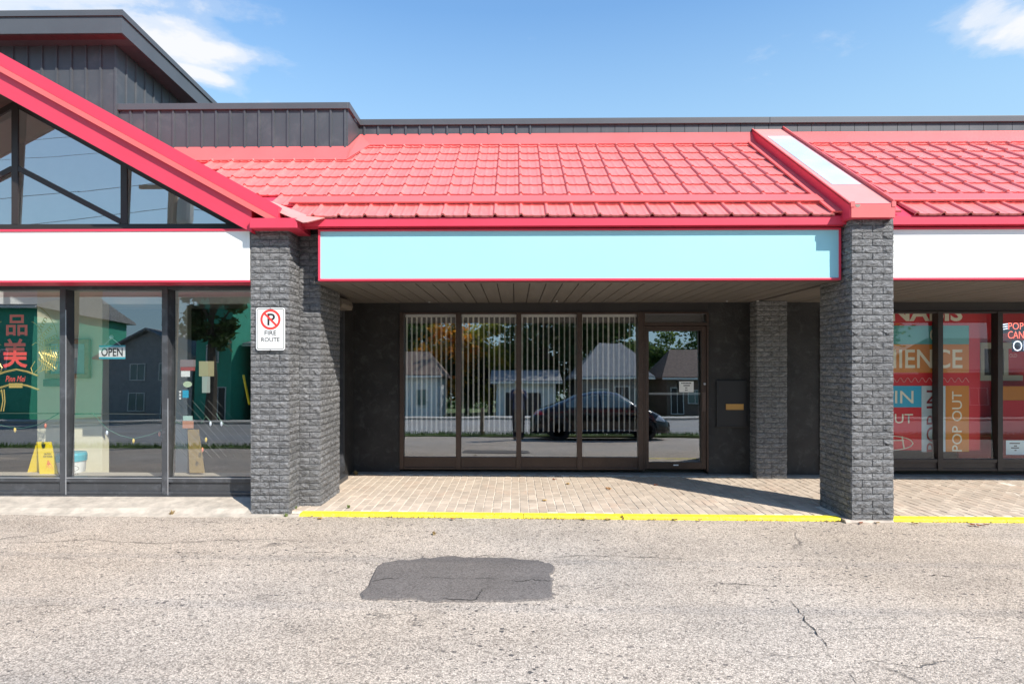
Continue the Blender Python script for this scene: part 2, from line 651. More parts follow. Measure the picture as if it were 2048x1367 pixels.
SIGNW = pbr('white_sign_face', (0.86, 0.87, 0.83), 0.45, var=0.012, vscale=1.5, dirt=(0.7, 0.7, 0.66), dscale=1.5, damt=0.12)
SIGNC = pbr('cyan_sign_face', (0.36, 0.70, 0.745), 0.45, var=0.012, vscale=1.5, dirt=(0.39, 0.67, 0.70), dscale=1.5, damt=0.12)
WHITE = pbr('white_paint', (0.8, 0.8, 0.78), 0.5)
BLIND = pbr('blind_vinyl', (0.93, 0.92, 0.88), 0.5)
BLACK = pbr('black_print', (0.012, 0.012, 0.013), 0.5)
SIGNRED = pbr('sign_red', (0.72, 0.05, 0.04), 0.45)
BRASS = pbr('brass', (0.62, 0.36, 0.12), 0.35, metal=0.6)
BLKPAINT = pbr('black_paint', (0.022, 0.022, 0.024), 0.4, bump=0.1, bscale=30)
GLASS_M = glass('shop_glass', 0.33, (0.96, 0.97, 0.96), wave=0.02)
GLASS_L = glass('restaurant_glass', 0.235, (0.96, 0.99, 0.98), wave=0.02)
GLASS_G = glass('gable_glass', 0.46, (0.94, 0.96, 0.97), wave=0.02)
GLASS_R = glass('right_glass', 0.09, (0.98, 0.99, 0.98), wave=0.02)
SKYL = pbr('skylight_acrylic', (0.62, 0.68, 0.76), 0.12, coat=0.6, var=0.1, vscale=3)
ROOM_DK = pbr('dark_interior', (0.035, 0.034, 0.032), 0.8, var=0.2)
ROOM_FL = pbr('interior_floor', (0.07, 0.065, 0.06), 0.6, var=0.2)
CREAM = pbr('cream_wall', (0.84, 0.77, 0.57), 0.7, var=0.05)
BULK = pbr('pale_bulkhead', (0.80, 0.80, 0.76), 0.7, var=0.05)
TEAL = pbr('teal_plastic', (0.05, 0.42, 0.52), 0.4)
WOOD = pbr('oak_frame', (0.42, 0.24, 0.11), 0.5, var=0.2, vscale=12)
GOLD = pbr('gold_trim', (0.62, 0.42, 0.10), 0.35, metal=0.4)
REDCH = pbr('red_lettering', (0.85, 0.06, 0.05), 0.4)
YEL2 = pbr('yellow_plastic', (0.92, 0.66, 0.01), 0.4)
ORANGE = pbr('orange_print', (0.85, 0.28, 0.03), 0.5)
PAPER = pbr('paper', (0.8, 0.8, 0.77), 0.7)
GREEN_W = pbr('green_wire', (0.04, 0.12, 0.07), 0.5)

# ================================================================== SETTING
def sheet(name, xs, ys, zf, m):
    mb = MB()
    for y in ys:
        for x in xs:
            mb.v.append((x, y, zf(x, y)))
    n = len(xs)
    for j in range(len(ys) - 1):
        for i in range(n - 1):
            mb.f.append((j * n + i, j * n + i + 1, (j + 1) * n + i + 1, (j + 1) * n + i))
            mb.m.append(0)
    return tag(mb.build(name, m), kind='structure')


LAWN = pbr('lawn', (0.11, 0.16, 0.04), 0.95, var=0.35, vscale=1.2, bump=0.6, bscale=25)
g = sheet('ground', [-900, -120, 120, 900], [-900, -120, -20.4, 15, 60, 900], lambda x, y: -0.34, LAWN)
lot_xs = [-60, -30, -15, -9, -6, -4, -2, 0, 2, 4, 6, 9, 15, 30, 60]
lot = sheet('parking_lot', lot_xs, [-1.95, -1, 0, 1, 2, 3, 4, 5, 5.5, 6.0, 6.3], lambda x, y: zlot(x, y) + 0.012 * noise.noise((x * 0.6, y * 0.6, 0)) * (1 if -12 < x < 12 else 0), ASPH)
road = sheet('road', [-150, -60, 0, 60, 150], [-17.6, -8, -2.7], lambda x, y: -0.27, ROADM)
mb = MB(); mb.box(-150, 150, -20.2, -18.2, -0.4, -0.14)
tag(mb.build('far_pavement', pbr('pale_concrete', (0.60, 0.57, 0.52), 0.9, var=0.1, vscale=1.0)), kind='structure')
mb = MB(); mb.box(-150, 150, -18.2, -17.6, -0.4, -0.16)
tag(mb.build('far_kerb', CONC), kind='structure')
mb = MB(); mb.box(-150, 150, -2.75, -1.93, -0.4, -0.15)
tag(mb.build('verge', LAWN), kind='structure')

# grass blades of the verge between lot and road
random.seed(4)
mb = MB()
for i in range(9000):
    x = random.uniform(-26, 26); y = random.uniform(-2.72, -1.96)
    hgt = random.uniform(0.05, 0.16); a = random.uniform(0, math.pi)
    dx, dy = math.cos(a) * 0.012, math.sin(a) * 0.012
    lx, ly = random.uniform(-.05, .05), random.uniform(-.05, .05)
    b = len(mb.v)
    mb.v += [(x - dx, y - dy, -0.152), (x + dx, y + dy, -0.152), (x + lx, y + ly, -0.15 + hgt)]
    mb.f.append((b, b + 1, b + 2)); mb.m.append(0)
gr = mb.build('grass', pbr('grass_blade', (0.13, 0.22, 0.04), 0.8, var=0.4, vscale=1.5))
tag(gr, 'rough green grass strip between lot and road', 'grass', kind='stuff')

# asphalt patch
pp = [(717, 1199), (752, 1132), (768, 1124), (830, 1118), (900, 1113), (960, 1117), (1020, 1117), (1075, 1122), (1107, 1130), (1104, 1150), (1109, 1172), (1110, 1188), (1102, 1199), (1040, 1203), (960, 1202), (880, 1203), (800, 1200)]
random.seed(2)
loop = []
for i, (a, b) in enumerate(pp):
    a2, b2 = pp[(i + 1) % len(pp)]
    for k in range(5):
        t = k / 5
        P = lot_hit(a + (a2 - a) * t, b + (b2 - b) * t)
        P.x += random.uniform(-.02, .02); P.y += random.uniform(-.02, .02)
        loop.append(P)
mb = MB()
n = len(loop)
cen = sum(loop, Vector()) / n
zz = lambda p, d: (p.x, p.y, zlot(p.x, p.y) + 0.012 * noise.noise((p.x * 0.6, p.y * 0.6, 0)) + d)
for p in loop: mb.v.append(zz(p, 0.0))
for p in loop:
    q = p + (cen - p) * 0.02; mb.v.append(zz(q, 0.011))
rings = [0.12, 0.3, 0.6]
for rr in rings:
    for p in loop:
        q = p + (cen - p) * rr; mb.v.append(zz(q, 0.012))
mb.v.append(zz(cen, 0.012))
for k in range(len(rings) + 1):
    for i in range(n):
        j = (i + 1) % n
        mb.f.append((k * n + i, k * n + j, (k + 1) * n + j, (k + 1) * n + i)); mb.m.append(0)
k = len(rings) + 1
for i in range(n):
    mb.f.append((k * n + i, k * n + (i + 1) % n, len(mb.v) - 1)); mb.m.append(0)
patch = tag(mb.build('asphalt_patch', PATCH), kind='structure')


def crack(pts, w, name='crack', dz=0.014, parent=None):
    mb = MB()
    P = [lot_hit(a, b) for a, b in pts]
    fine = []
    for a, b in zip(P, P[1:]):
        for k in range(6):
            q = a.lerp(b, k / 6)
            q.x += random.uniform(-.014, .014); q.y += random.uniform(-.014, .014)
            fine.append(q)
    fine.append(P[-1])
    for i, p in enumerate(fine):
        ww = 0.6 * w * (0.25 + random.random()) * min(1, 0.25 + 4 * min(i, len(fine) - 1 - i) / len(fine))
        d = (fine[min(i + 1, len(fine) - 1)] - fine[max(i - 1, 0)]).normalized()
        s = Vector((-d.y, d.x, 0)) * ww / 2
        z = zlot(p.x, p.y) + 0.012 * noise.noise((p.x * 0.6, p.y * 0.6, 0)) + dz
        mb.v += [(p.x + s.x, p.y + s.y, z), (p.x - s.x, p.y - s.y, z)]
    for i in range(len(fine) - 1):
        mb.f.append((2 * i, 2 * i + 1, 2 * i + 3, 2 * i + 2)); mb.m.append(0)
    return mb.build(name, CRK, parent)


CRK = pbr('crack_filling', (0.035, 0.032, 0.03), 1.0, var=0.4, vscale=60)
for pts, w in (([(738, 1164), (770, 1160), (800, 1158)], 0.014), ([(840, 1154), (900, 1158), (960, 1159), (1000, 1161)], 0.006),
               ([(1015, 1163), (1045, 1166), (1060, 1161), (1085, 1164), (1104, 1165)], 0.012), ([(880, 1198), (920, 1202), (952, 1201), (960, 1190), (964, 1180)], 0.018)):
    crack(pts, w, parent=patch)
for pts, w in (([(1580, 1200), (1610, 1240), (1640, 1275), (1655, 1295)], 0.014), ([(1700, 1345), (1716, 1366)], 0.01),
               ([(0, 1085), (80, 1083), (180, 1078), (300, 1087), (420, 1082), (530, 1079), (640, 1083)], 0.012), ([(340, 1103), (380, 1106), (430, 1104)], 0.012),
               ([(600, 1105), (640, 1104), (668, 1103)], 0.012), ([(1100, 1114), (1160, 1111), (1250, 1112), (1330, 1116), (1400, 1118)], 0.012),
               ([(1860, 1152), (1880, 1150), (1905, 1155)], 0.016), ([(1880, 1272), (1960, 1276), (2040, 1283)], 0.007), ([(30, 1214), (90, 1211), (130, 1210)], 0.006),
               ([(1440, 1167), (1500, 1170), (1545, 1174)], 0.012), ([(1640, 1262), (1750, 1256), (1850, 1262)], 0.004)):
    crack(pts, w, dz=0.004, parent=lot)

# ------------------------------------------------------------------ walkway of pavers
XW0, XW1 = -2.45, 11.5
YK0, YK1 = 6.00, 6.115        # kerb
YB = 8.28                    # back wall plane of the recess
mb = MB()
xs = [XW0, 0, 3, 5, XW1]
for a, b in zip(xs, xs[1:]):
    bi = len(mb.v)
    for (x, y) in ((a, YK1), (b, YK1), (b, YB + 0.3), (a, YB + 0.3)):
        mb.v.append((x, y, zfloor(x) - 0.004))
    for (x, y) in ((a, YK1), (b, YK1), (b, YB + 0.3), (a, YB + 0.3)):
        mb.v.append((x, y, -0.3))
    mb.f += [(bi, bi + 1, bi + 2, bi + 3), (bi, bi + 4, bi + 5, bi + 1)]
    mb.m += [0, 0]
walk = tag(mb.build('walkway', SAND), kind='structure')
PW, PL = 0.1, 0.2


def paver_mesh(k):
    random.seed(50 + k)
    mb = MB()
    g_ = 0.0032
    x0, x1, y0, y1 = g_, PW - g_, g_, PL - g_
    e = 0.004
    zt = [random.uniform(-.0012, .0012) for _ in range(4)]
    mb.v += [(x0, y0, -0.03), (x1, y0, -0.03), (x1, y1, -0.03), (x0, y1, -0.03),
             (x0, y0, -0.003), (x1, y0, -0.003), (x1, y1, -0.003), (x0, y1, -0.003),
             (x0 + e, y0 + e, zt[0]), (x1 - e, y0 + e, zt[1]), (x1 - e, y1 - e, zt[2]), (x0 + e, y1 - e, zt[3])]
    mb.f += [(0, 4, 5, 1), (1, 5, 6, 2), (2, 6, 7, 3), (3, 7, 4, 0), (4, 8, 9, 5), (5, 9, 10, 6), (6, 10, 11, 7), (7, 11, 8, 4), (8, 11, 10, 9)]
    mb.m += [0] * 9
    return mb


pmb = [paver_mesh(k) for k in range(5)]
pms = [p.mesh('paver', PAVER) for p in pmb]
random.seed(7)
cells = []
nx = int((XW1 - XW0) / PW)
for i in range(nx):
    x = XW0 + i * PW
    off = -PL / 2 if i % 2 else 0.0
    if (i // 7) % 3 == 1: off += 0.05
    y = YK1 + 0.004 + off
    while y < YB - 0.13:
        if y > YK1 - 0.005 and y + PL < YB - 0.055:
            cells.append((x, y))
        elif y <= YK1 - 0.005:
            cells.append((x, YK1 + 0.001))
        y += PL
cells = [c for c in cells if not (3.30 < c[0] < 3.84 and c[1] < 6.5)]
seen = {}
for c in cells: seen[(round(c[0], 3), round(c[1], 3))] = c
cells = sorted(seen.values(), key=lambda c: c[1] + 0.02 * abs(c[0] - 1.5))
rest = MB()
vis = [c for c in cells if c[0] < 6.2]
near = set(vis[:300])
for c in cells:
    k = random.randrange(5)
    dz = random.uniform(-.0015, .0025)
    if c in near:
        link('paver', pms[k], walk, loc=(c[0], c[1], zfloor(c[0]) + dz), rot=(0, 0, random.uniform(-.012, .012)))
    else:
        b = len(rest.v)
        rest.v += [(p[0] + c[0], p[1] + c[1], p[2] + zfloor(c[0]) + dz) for p in pmb[k].v]
        rest.f += [tuple(b + q for q in f) for f in pmb[k].f]
        rest.m += [0] * len(pmb[k].f)
tag(rest.build('paver_field', PAVER, walk), kind='stuff')
mb = MB(); mb.box(XW0 + 0.02, XW1, YB - 0.12, YB + 0.2, -0.2, 0.0)
for i, v in enumerate(mb.v):
    if v[2] == 0.0: mb.v[i] = (v[0], v[1], zfloor(v[0]) + 0.012)
tag(mb.build('threshold_strip', THRESH), kind='structure')

# kerb stones
kerb = MB()
kerb.box(-2.3, XW1, YK0 + 0.02, YK1 - 0.004, -0.25, -0.09)
kerb = tag(kerb.build('kerb', CURB_RAW), kind='structure')
random.seed(11)


def kerb_stone(x0, x1, m, YK0=YK0):
    mb = MB()
    prof = lambda x: [(YK0 + random.uniform(-.004, .004), zlot(x, YK0) - 0.06), (YK0 + random.uniform(-.004, .003), zfloor(x) - 0.018), (YK0 + 0.018, zfloor(x) + 0.002),
                      (YK1 - 0.006, zfloor(x) + 0.004), (YK1 - 0.003, zfloor(x) - 0.06)]
    nseg = max(2, int((x1 - x0) / 0.12))
    st = [x0 + (x1 - x0) * i / nseg for i in range(nseg + 1)]
    for x in st:
        for (y, z) in prof(x): mb.v.append((x, y, z))
    for i in range(nseg):
        for j in range(4):
            mb.f.append((i * 5 + j, (i + 1) * 5 + j, (i + 1) * 5 + j + 1, i * 5 + j + 1)); mb.m.append(0)
    mb.f += [(0, 1, 2, 3, 4), tuple(nseg * 5 + j for j in (4, 3, 2, 1, 0))]; mb.m += [0, 0]
    return mb.build('kerb_stone', m, kerb)


kx = [gx(598, YK0), gx(700, YK0), gx(869, YK0), gx(988, YK0), gx(1047, YK0), gx(1246, YK0), gx(1440, YK0), gx(1590, YK0), 3.37]
for a, b in zip(kx, kx[1:]): kerb_stone(a + 0.003, b - 0.003, YELLOW)
kerb_stone(3.373, 3.86, CURB_RAW, 5.925)
kx = [3.863, 4.45, 5.06, 5.67, 6.28, 7.2, XW1]
for a, b in zip(kx, kx[1:]): kerb_stone(a + 0.003, b - 0.003, YELLOW)

# concrete apron under the restaurant windows
XA_L, XA_R = gx(501, 6.03), gx(578, 6.03)
mb = MB()
prof = [(5.95, -0.2), (5.95, -0.02), (6.03, -0.005), (6.10, 0.03), (6.5, 0.075), (6.6, 0.075), (6.6, -0.2)]
mb.prism(prof, 'x', -12, XA_L - 0.0)
mb.prism([(5.95, -0.2), (5.95, -0.02), (6.02, -0.008), (6.02, -0.2)], 'x', XA_L, gx(597, 5.98))
tag(mb.build('apron', CONC), kind='structure')

# ================================================================== BUILDINGS
COURSE = 0.0702
_bm = {}


def brick_mb(nh, unit, k):
    random.seed(hash((nh, round(unit, 3), k)) % 100000)
    L = nh * unit - 0.008
    H = COURSE - 0.0075
    nxg = 4 if nh == 1 else 6
    nzg = 3
    mb = MB()
    for j in range(nzg):
        for i in range(nxg):
            ex = i in (0, nxg - 1); ez = j in (0, nzg - 1)
            x = 0.004 + L * i / (nxg - 1) + (0 if ex else random.uniform(-.012, .012))
            z = 0.0038 + H * j / (nzg - 1) + (0 if ez else random.uniform(-.014, .014))
            d = random.uniform(0.0, 0.006) if (ex or ez) else random.uniform(0.005, 0.018)
            mb.v.append((x, -d, z))
    for j in range(nzg - 1):
        for i in range(nxg - 1):
            a = j * nxg + i
            if random.random() < .5:
                mb.f += [(a, a + 1, a + nxg + 1), (a, a + nxg + 1, a + nxg)]
            else:
                mb.f += [(a, a + 1, a + nxg), (a + 1, a + nxg + 1, a + nxg)]
            mb.m += [0, 0]
    b = len(mb.v)
    mb.v += [(0.004, 0.02, 0.0038), (0.004 + L, 0.02, 0.0038), (0.004 + L, 0.02, 0.0038 + H), (0.004, 0.02, 0.0038 + H)]
    mb.f.append(tuple([b, b + 1] + list(range(nxg - 1, -1, -1))))
    mb.f.append(tuple([b + 2, b + 3] + [(nzg - 1) * nxg + i for i in range(nxg)]))
    mb.f.append(tuple([b + 3, b] + [j * nxg for j in range(nzg)]))
    mb.f.append(tuple([b + 1, b + 2] + [j * nxg + nxg - 1 for j in range(nzg - 1, -1, -1)]))
    mb.m += [0] * 4
    return mb


def brick_face(parent, origin, facing, length, z0, z1, individual=True, phase=0, joined=None):
    nh = max(1, round(length / 0.1143))
    unit = length / nh
    rot = {'front': 0, 'right': R(90), 'left': R(-90)}[facing]
    c, s = round(math.cos(rot)), round(math.sin(rot))
    nc = int((z1 - z0) / COURSE + 0.5)
    ch = (z1 - z0) / nc
    cnt = 0
    for r in range(nc):
        seq = []
        left = nh
        if (r + phase) % 2: seq.append(1); left -= 1
        while left >= 2: seq.append(2); left -= 2
        if left: seq.append(1)
        p = 0
        for q in seq:
            k = random.randrange(5)
            key = (q, round(unit, 4), k)
            if key not in _bm:
                st = random.getstate(); m_ = brick_mb(q, unit, k); random.setstate(st)
                _bm[key] = [m_, None]
            lx = p * unit
            loc = (origin[0] + lx * c, origin[1] + lx * s, z0 + r * ch)
            if individual:
                if _bm[key][1] is None: _bm[key][1] = _bm[key][0].mesh('brick', BRICK)
                link('brick', _bm[key][1], parent, loc=loc, rot=(0, 0, rot))
            else:
                mbk = _bm[key][0]
                b = len(joined.v)
                for v in mbk.v:
                    joined.v.append((loc[0] + v[0] * c - v[1] * s, loc[1] + v[0] * s + v[1] * c, loc[2] + v[2]))
                joined.f += [tuple(b + i for i in f) for f in mbk.f]
                joined.m += [0] * len(mbk.f)
            p += q
            cnt += 1
    return cnt


# roof plane of both shops: through the eave, rising towards the back
PITCH = math.atan(0.716)
YE, ZE = 6.00, 3.085


def zroof(Y):
    return ZE + 0.716 * (Y - YE)


ZT = 5.075            # parapet top
SOFZ = 2.44
# ---- gable line
YG = 5.93
GP = at(0, 105, YG); GQ = at(545, 405, YG)
GS = (GP.z - GQ.z) / (GQ.x - GP.x)
XPK = gx(25, 6.45)


def zgab(X):
    return GP.z - GS * (X - GP.x)


ZPK = zgab(XPK)

# ================= middle shop
shop = thing('shop_building', (0.8, 8.28, 0), 'middle shop unit with recessed brown windows under a red tiled roof', 'shop')
XLW = gx(706, YB)             # left inner corner of recess
XW_L = gx(800, YB)            # storefront left edge
XD_R = gx(1416, YB)           # door frame right edge
XR_L = gx(1640, YB)           # right shop window start
ZH = gz(624, YB)              # head of storefront
ZS = gz(938, YB)              # bottom of frames
mb = MB(); mb.box(XLW - 0.1, XW_L, YB, YB + 0.2, -0.1, SOFZ + 0.05); mb.build('wall', STUCCO, shop)
mb = MB(); mb.box(XD_R, XR_L, YB, YB + 0.2, -0.1, SOFZ + 0.05); mb.build('wall', STUCCO, shop)
mb = MB(); mb.box(XW_L, XD_R, YB + 0.002, YB + 0.2, ZH, SOFZ + 0.05); mb.build('header', DKFR, shop)
# room behind
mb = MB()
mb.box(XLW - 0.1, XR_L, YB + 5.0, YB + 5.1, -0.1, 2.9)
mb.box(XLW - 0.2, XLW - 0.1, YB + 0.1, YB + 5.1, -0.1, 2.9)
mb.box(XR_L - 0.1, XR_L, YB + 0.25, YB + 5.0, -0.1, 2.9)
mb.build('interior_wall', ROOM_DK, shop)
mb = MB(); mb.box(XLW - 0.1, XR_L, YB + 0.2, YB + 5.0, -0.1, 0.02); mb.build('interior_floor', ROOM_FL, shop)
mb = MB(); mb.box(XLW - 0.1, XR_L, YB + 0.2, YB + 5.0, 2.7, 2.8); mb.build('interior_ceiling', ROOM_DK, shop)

TILT = R(1.7)


def pane(x0, x1, y, z0, z1, m, parent, th=0.006, tilt=TILT, yaw=0.0):
    """a pane of glass, its top leaning back a little, as set"""
    h = z1 - z0
    d = math.tan(tilt) * h
    e = math.tan(yaw) * (x1 - x0)
    mb = MB()
    mb.v += [(x0, y, z0), (x1, y + e, z0), (x1, y + e + d, z1), (x0, y + d, z1)]
    mb.f.append((0, 1, 2, 3)); mb.m.append(0)
    return mb.build('pane', m, parent)


muls = [gx(p, YB) for p in (803, 917, 1037.5, 1159, 1281)]
GB = gz(913, YB); GT = gz(628, YB)
for i in range(4):
    a, b = muls[i], muls[i + 1]
    w = MB()
    mw = 0.036
    w.box(a - mw * (0.6 if i == 0 else 1), a + mw * 0.98, YB - 0.03, YB + 0.09, ZS, ZH - 0.001)
    if i == 3: w.box(b - mw, b + mw, YB - 0.031, YB + 0.091, ZS, ZH - 0.001)
    w.box(a + mw, b - mw, YB - 0.02, YB + 0.085, GT, ZH - 0.001)
    w.box(a + mw, b - mw, YB - 0.022, YB + 0.085, GB - 0.028, GB)
    w.box(a + mw, b - mw, YB - 0.022, YB + 0.085, ZS, ZS + 0.03)
    wo = w.build('window', BRONZE, shop, bevel=0.003)
    pane(a + mw, b - mw, YB + 0.012, GB, GT, GLASS_M, wo)
    k = MB(); k.box(a + mw, b - mw, YB - 0.005, YB + 0.04, ZS + 0.03, GB - 0.028)
    k.build('kick_panel', BRONZE, wo)
# door
DX0, DX1 = gx(1289, YB), gx(1412, YB)
f = MB()
f.box(gx(1281, YB) + 0.037, DX0, YB - 0.032, YB + 0.09, ZS - 0.02, ZH - 0.001)
f.box(DX1, XD_R, YB - 0.032, YB + 0.09, ZS - 0.02, ZH - 0.001)
f.box(DX0, DX1, YB - 0.031, YB + 0.09, GT, ZH - 0.001)
f.box(DX0, DX1, YB - 0.031, YB + 0.09, gz(651, YB), gz(645, YB))
fo = f.build('door_frame', BRONZE, shop, bevel=0.003)
pane(DX0, DX1, YB + 0.03, gz(645, YB), GT, GLASS_M, fo)
yaw = 0.012
d = MB()
gx0, gx1 = gx(1297, YB), gx(1402, YB)
g0, g1 = gz(922, YB), gz(661, YB)
ZDB, ZDT = gz(936, YB), gz(652, YB)
d.box(DX0 + 0.004, gx0, YB - 0.02, YB + 0.035, ZDB, ZDT)
d.box(gx1, DX1 - 0.004, YB - 0.02, YB + 0.035, ZDB, ZDT)
d.box(gx0, gx1, YB - 0.019, YB + 0.034, ZDB, g0)
d.box(gx0, gx1, YB - 0.019, YB + 0.034, g1, ZDT)
do = d.build('door', BRONZE, shop, bevel=0.003)
pane(gx0, gx1, YB + 0.004, g0, g1, GLASS_M, do, yaw=yaw)
mb = MB(); mb.bar((gx0 - .02, YB + 0.07, gz(787, YB)), (gx1 + .02, YB + 0.07, gz(787, YB)), 0.03, 0.03); mb.build('push_bar', PALEFR, do)
hx = gx(1407, YB)
mb = MB(); mb.box(hx - 0.028, hx + 0.022, YB - 0.032, YB - 0.02, gz(821, YB), gz(784, YB)); mb.bar((hx + .012, YB - .05, gz(821, YB)), (hx + .012, YB - .05, gz(784, YB)), 0.02, 0.04)
mb.build('handle', pbr('worn_bronze', (0.12, 0.085, 0.07), 0.35, metal=0.4), do, bevel=0.002)
mb = MB(); mb.lathe([(0.016, YB - 0.034), (0.018, YB - 0.028), (0.018, YB - 0.0195)], (gx(1408, YB), 0, gz(767, YB)), 12, 'y'); mb.build('lock', PALEFR, do)
for py in (675, 905):
    mb = MB(); mb.bar((gx(1287.5, YB), YB - .04, gz(py + 9, YB)), (gx(1287.5, YB), YB - .04, gz(py - 9, YB)), 0.014, 0.014); mb.build('hinge', PALEFR, do)
mb = MB(); mb.box(gx(1346, YB), gx(1356, YB), YB - 0.024, YB - 0.019, gz(929, YB), gz(927, YB)); mb.build('sticker', WHITE, do)
# mail panel
mb = MB()
x0, x1, z0, z1 = gx(1432, YB), gx(1492, YB), gz(850, YB), gz(760, YB)
mb.box(x0, x1, YB - 0.03, YB + 0.01, z0, z1)
mb.box(x0 - 0.008, x1 + 0.008, YB - 0.04, YB + 0.01, z0 - 0.02, z0 + 0.002)
mp_ = mb.build('mail_panel', BLKPAINT, shop, bevel=0.004)
mb = MB()
a0, a1, b0, b1 = gx(1450, YB), gx(1485, YB), gz(818, YB), gz(806.5, YB)
t = 0.014
for q in ((a0, a1, b0, b0 + t), (a0, a1, b1 - t, b1), (a0, a0 + t, b0 + t, b1 - t), (a1 - t, a1, b0 + t, b1 - t)):
    mb.box(q[0], q[1], YB - 0.044, YB - 0.03, q[2], q[3])
sl = mb.build('mail_slot', BRASS, mp_, bevel=0.002)
mb = MB(); mb.box(a0 + t, a1 - t, YB - 0.038, YB - 0.0301, b0 + t, b1 - t); mb.build('slot_flap', BRASS, mp_)
# conduit / ledge details on back wall
for (px, py) in ((1507, 598), (1448, 603), (860, 622), (1112, 604)):
    mb = MB(); mb.lathe([(0.012, SOFZ - 0.012), (0.016, SOFZ - 0.004), (0.016, SOFZ + 0.01)], (gx(px, YB - .1), YB - 0.1 - random.random() * .2, -0.0), 10); mb.build('soffit_light', PALEFR, shop)

# pillar at the street, left and front faces of split brick
PX0, PX1, PY0, PY1 = gx(1703, 5.95), gx(1787, 5.95), 5.95, 6.56
zb = zfloor(3.6) - 0.012
ztp = gz(437, 5.95, 1745)
mb = MB(); mb.box(PX0 + 0.004, PX1 - 0.004, PY0 + 0.004, PY1 - 0.004, -0.2, ztp + 0.02)
pil = mb.build('brick_pillar', MORTAR, shop)
random.seed(21)
brick_face(pil, (PX0, PY0), 'front', PX1 - PX0, zb, ztp, phase=0)
brick_face(pil, (PX0, PY1), 'left', PY1 - PY0, zb, ztp, phase=1)
rb = MB()
brick_face(None, (PX1, PY0), 'right', PY1 - PY0, zb, ztp, individual=False, phase=1, joined=rb)
tag(rb.build('brick_side', BRICK, pil), kind='stuff')
# pilaster on the back wall
BX0, BX1, BY0 = gx(1513, 8.06), gx(1574, 8.06), 8.06
mb = MB(); mb.box(BX0 + 0.004, BX1 - 0.004, BY0 + 0.004, YB, -0.1, SOFZ)
pl2 = mb.build('brick_pilaster', MORTAR, shop)
rb = MB()
brick_face(None, (BX0, BY0), 'front', BX1 - BX0, zfloor(3.5), SOFZ, individual=False, joined=rb)
brick_face(None, (BX0, YB), 'left', YB - BY0, zfloor(3.5), SOFZ, individual=False, phase=1, joined=rb)
brick_face(None, (BX1, BY0), 'right', YB - BY0, zfloor(3.5), SOFZ, individual=False, phase=1, joined=rb)
tag(rb.build('brick_courses', BRICK, pl2), kind='stuff')


def soffit(parent, xa, xb, y0, y1):
    mb = MB(); mb.box(xa, xb, y0, y1, SOFZ + 0.012, SOFZ + 0.06)
    so = mb.build('soffit', SOFFB, parent)
    wd = 0.178
    n_ = int((xb - xa) / wd) + 1
    meshes = []
    me = MB().box(0.006, wd - 0.006, y0 + 0.09, y1 - 0.002, 0, 0.011).mesh('plank', SOFF)
    for i in range(n_):
        x = xa + i * wd
        if x + wd <= xb + 0.02:
            link('plank', me, so, loc=(x, 0, SOFZ + random.uniform(-.0015, .0015)))
    mb = MB(); mb.box(xa, xb, y0 + 0.001, y0 + 0.085, SOFZ - 0.006, SOFZ + 0.011)
    mb.build('soffit_border', SOFF, so)
    return so


SX0, SX1 = gx(637, 6.1), gx(1681, 6.1)     # sign board extent
XSL = gx(660, 6.6)
XB1 = gx(640, 6.34)
soffit(shop, XB1 + 0.002, PX0 - 0.003, 6.14, YB)
MB().box(XLW - 0.05, XB1 + 0.001, 7.06, YB, SOFZ + 0.001, SOFZ + 0.05).build('soffit_strip', SOFF, shop)
soffit_extra = MB().box(PX0 - 0.002, PX1 + 0.002, PY1 + 0.002, YB, SOFZ + 0.001, SOFZ + 0.05)
soffit_extra.build('soffit_strip', SOFF, shop)

# ---- roof tiles
TW, TRUN = 0.272, 0.262
TLEN = TRUN / math.cos(PITCH)


def tile_mesh(k):
    random.seed(70 + k)
    mb = MB()
    prof = [(0.0, .004), (0.012, .024), (0.022, .030), (0.034, .029), (0.05, .008), (0.115, .004), (0.14, .009), (0.165, .004), (0.218, .004), (0.242, .009), (0.272, .004)]
    L = TLEN * 1.08
    fo_ = 0.020
    j = [random.uniform(-.0015, .0015) for _ in prof]
    n_ = len(prof)
    for (x, h), q in zip(prof, j): mb.v.append((x, 0, h + fo_ - 0.020 + q))
    for (x, h), q in zip(prof, j): mb.v.append((x, -0.002, h + fo_ + q))
    for (x, h), q in zip(prof, j): mb.v.append((x, L, h + 0.001))
    for r in range(2):
        for i in range(n_ - 1):
            mb.f.append((r * n_ + i, r * n_ + i + 1, (r + 1) * n_ + i + 1, (r + 1) * n_ + i)); mb.m.append(0)
    me = mb.mesh('roof_tile', TILE)
    return me


tms = [tile_mesh(k) for k in range(4)]
X_RIB = gx(1093, 6.05) - 0.02
YT_TOP = 8.27
YPF = 7.74                      # front plane of the stepped-forward parapet
XPS = gx(696, YPF)              # right end of it


def valley_x(Y):
    # where the gable slope meets the shop roof
    z = zroof(Y)
    return GP.x + (GP.z - z) / GS


def tiles(parent, xa, xb, clipv=False):
    cnt = 0
    c0 = math.floor((xa - X_RIB) / TW) - 1
    c1 = math.ceil((xb - X_RIB) / TW) + 1
    for r in range(9):
        Y = 6.0 + 0.012 + r * TRUN
        for c in range(c0, c1):
            x = X_RIB + c * TW
            lo = xa
            if clipv: lo = valley_x(Y + 0.1) - 0.12
            if x < lo - 0.05 or x + TW * 0.5 > xb: continue
            if clipv and Y > YPF - 0.12 and x + TW * 0.5 < XPS: continue
            link('roof_tile', tms[random.randrange(4)], parent, loc=(x, Y, zroof(Y)), rot=(PITCH + random.uniform(-.003, .003), 0, random.uniform(-.004, .004)))
            cnt += 1
    return cnt


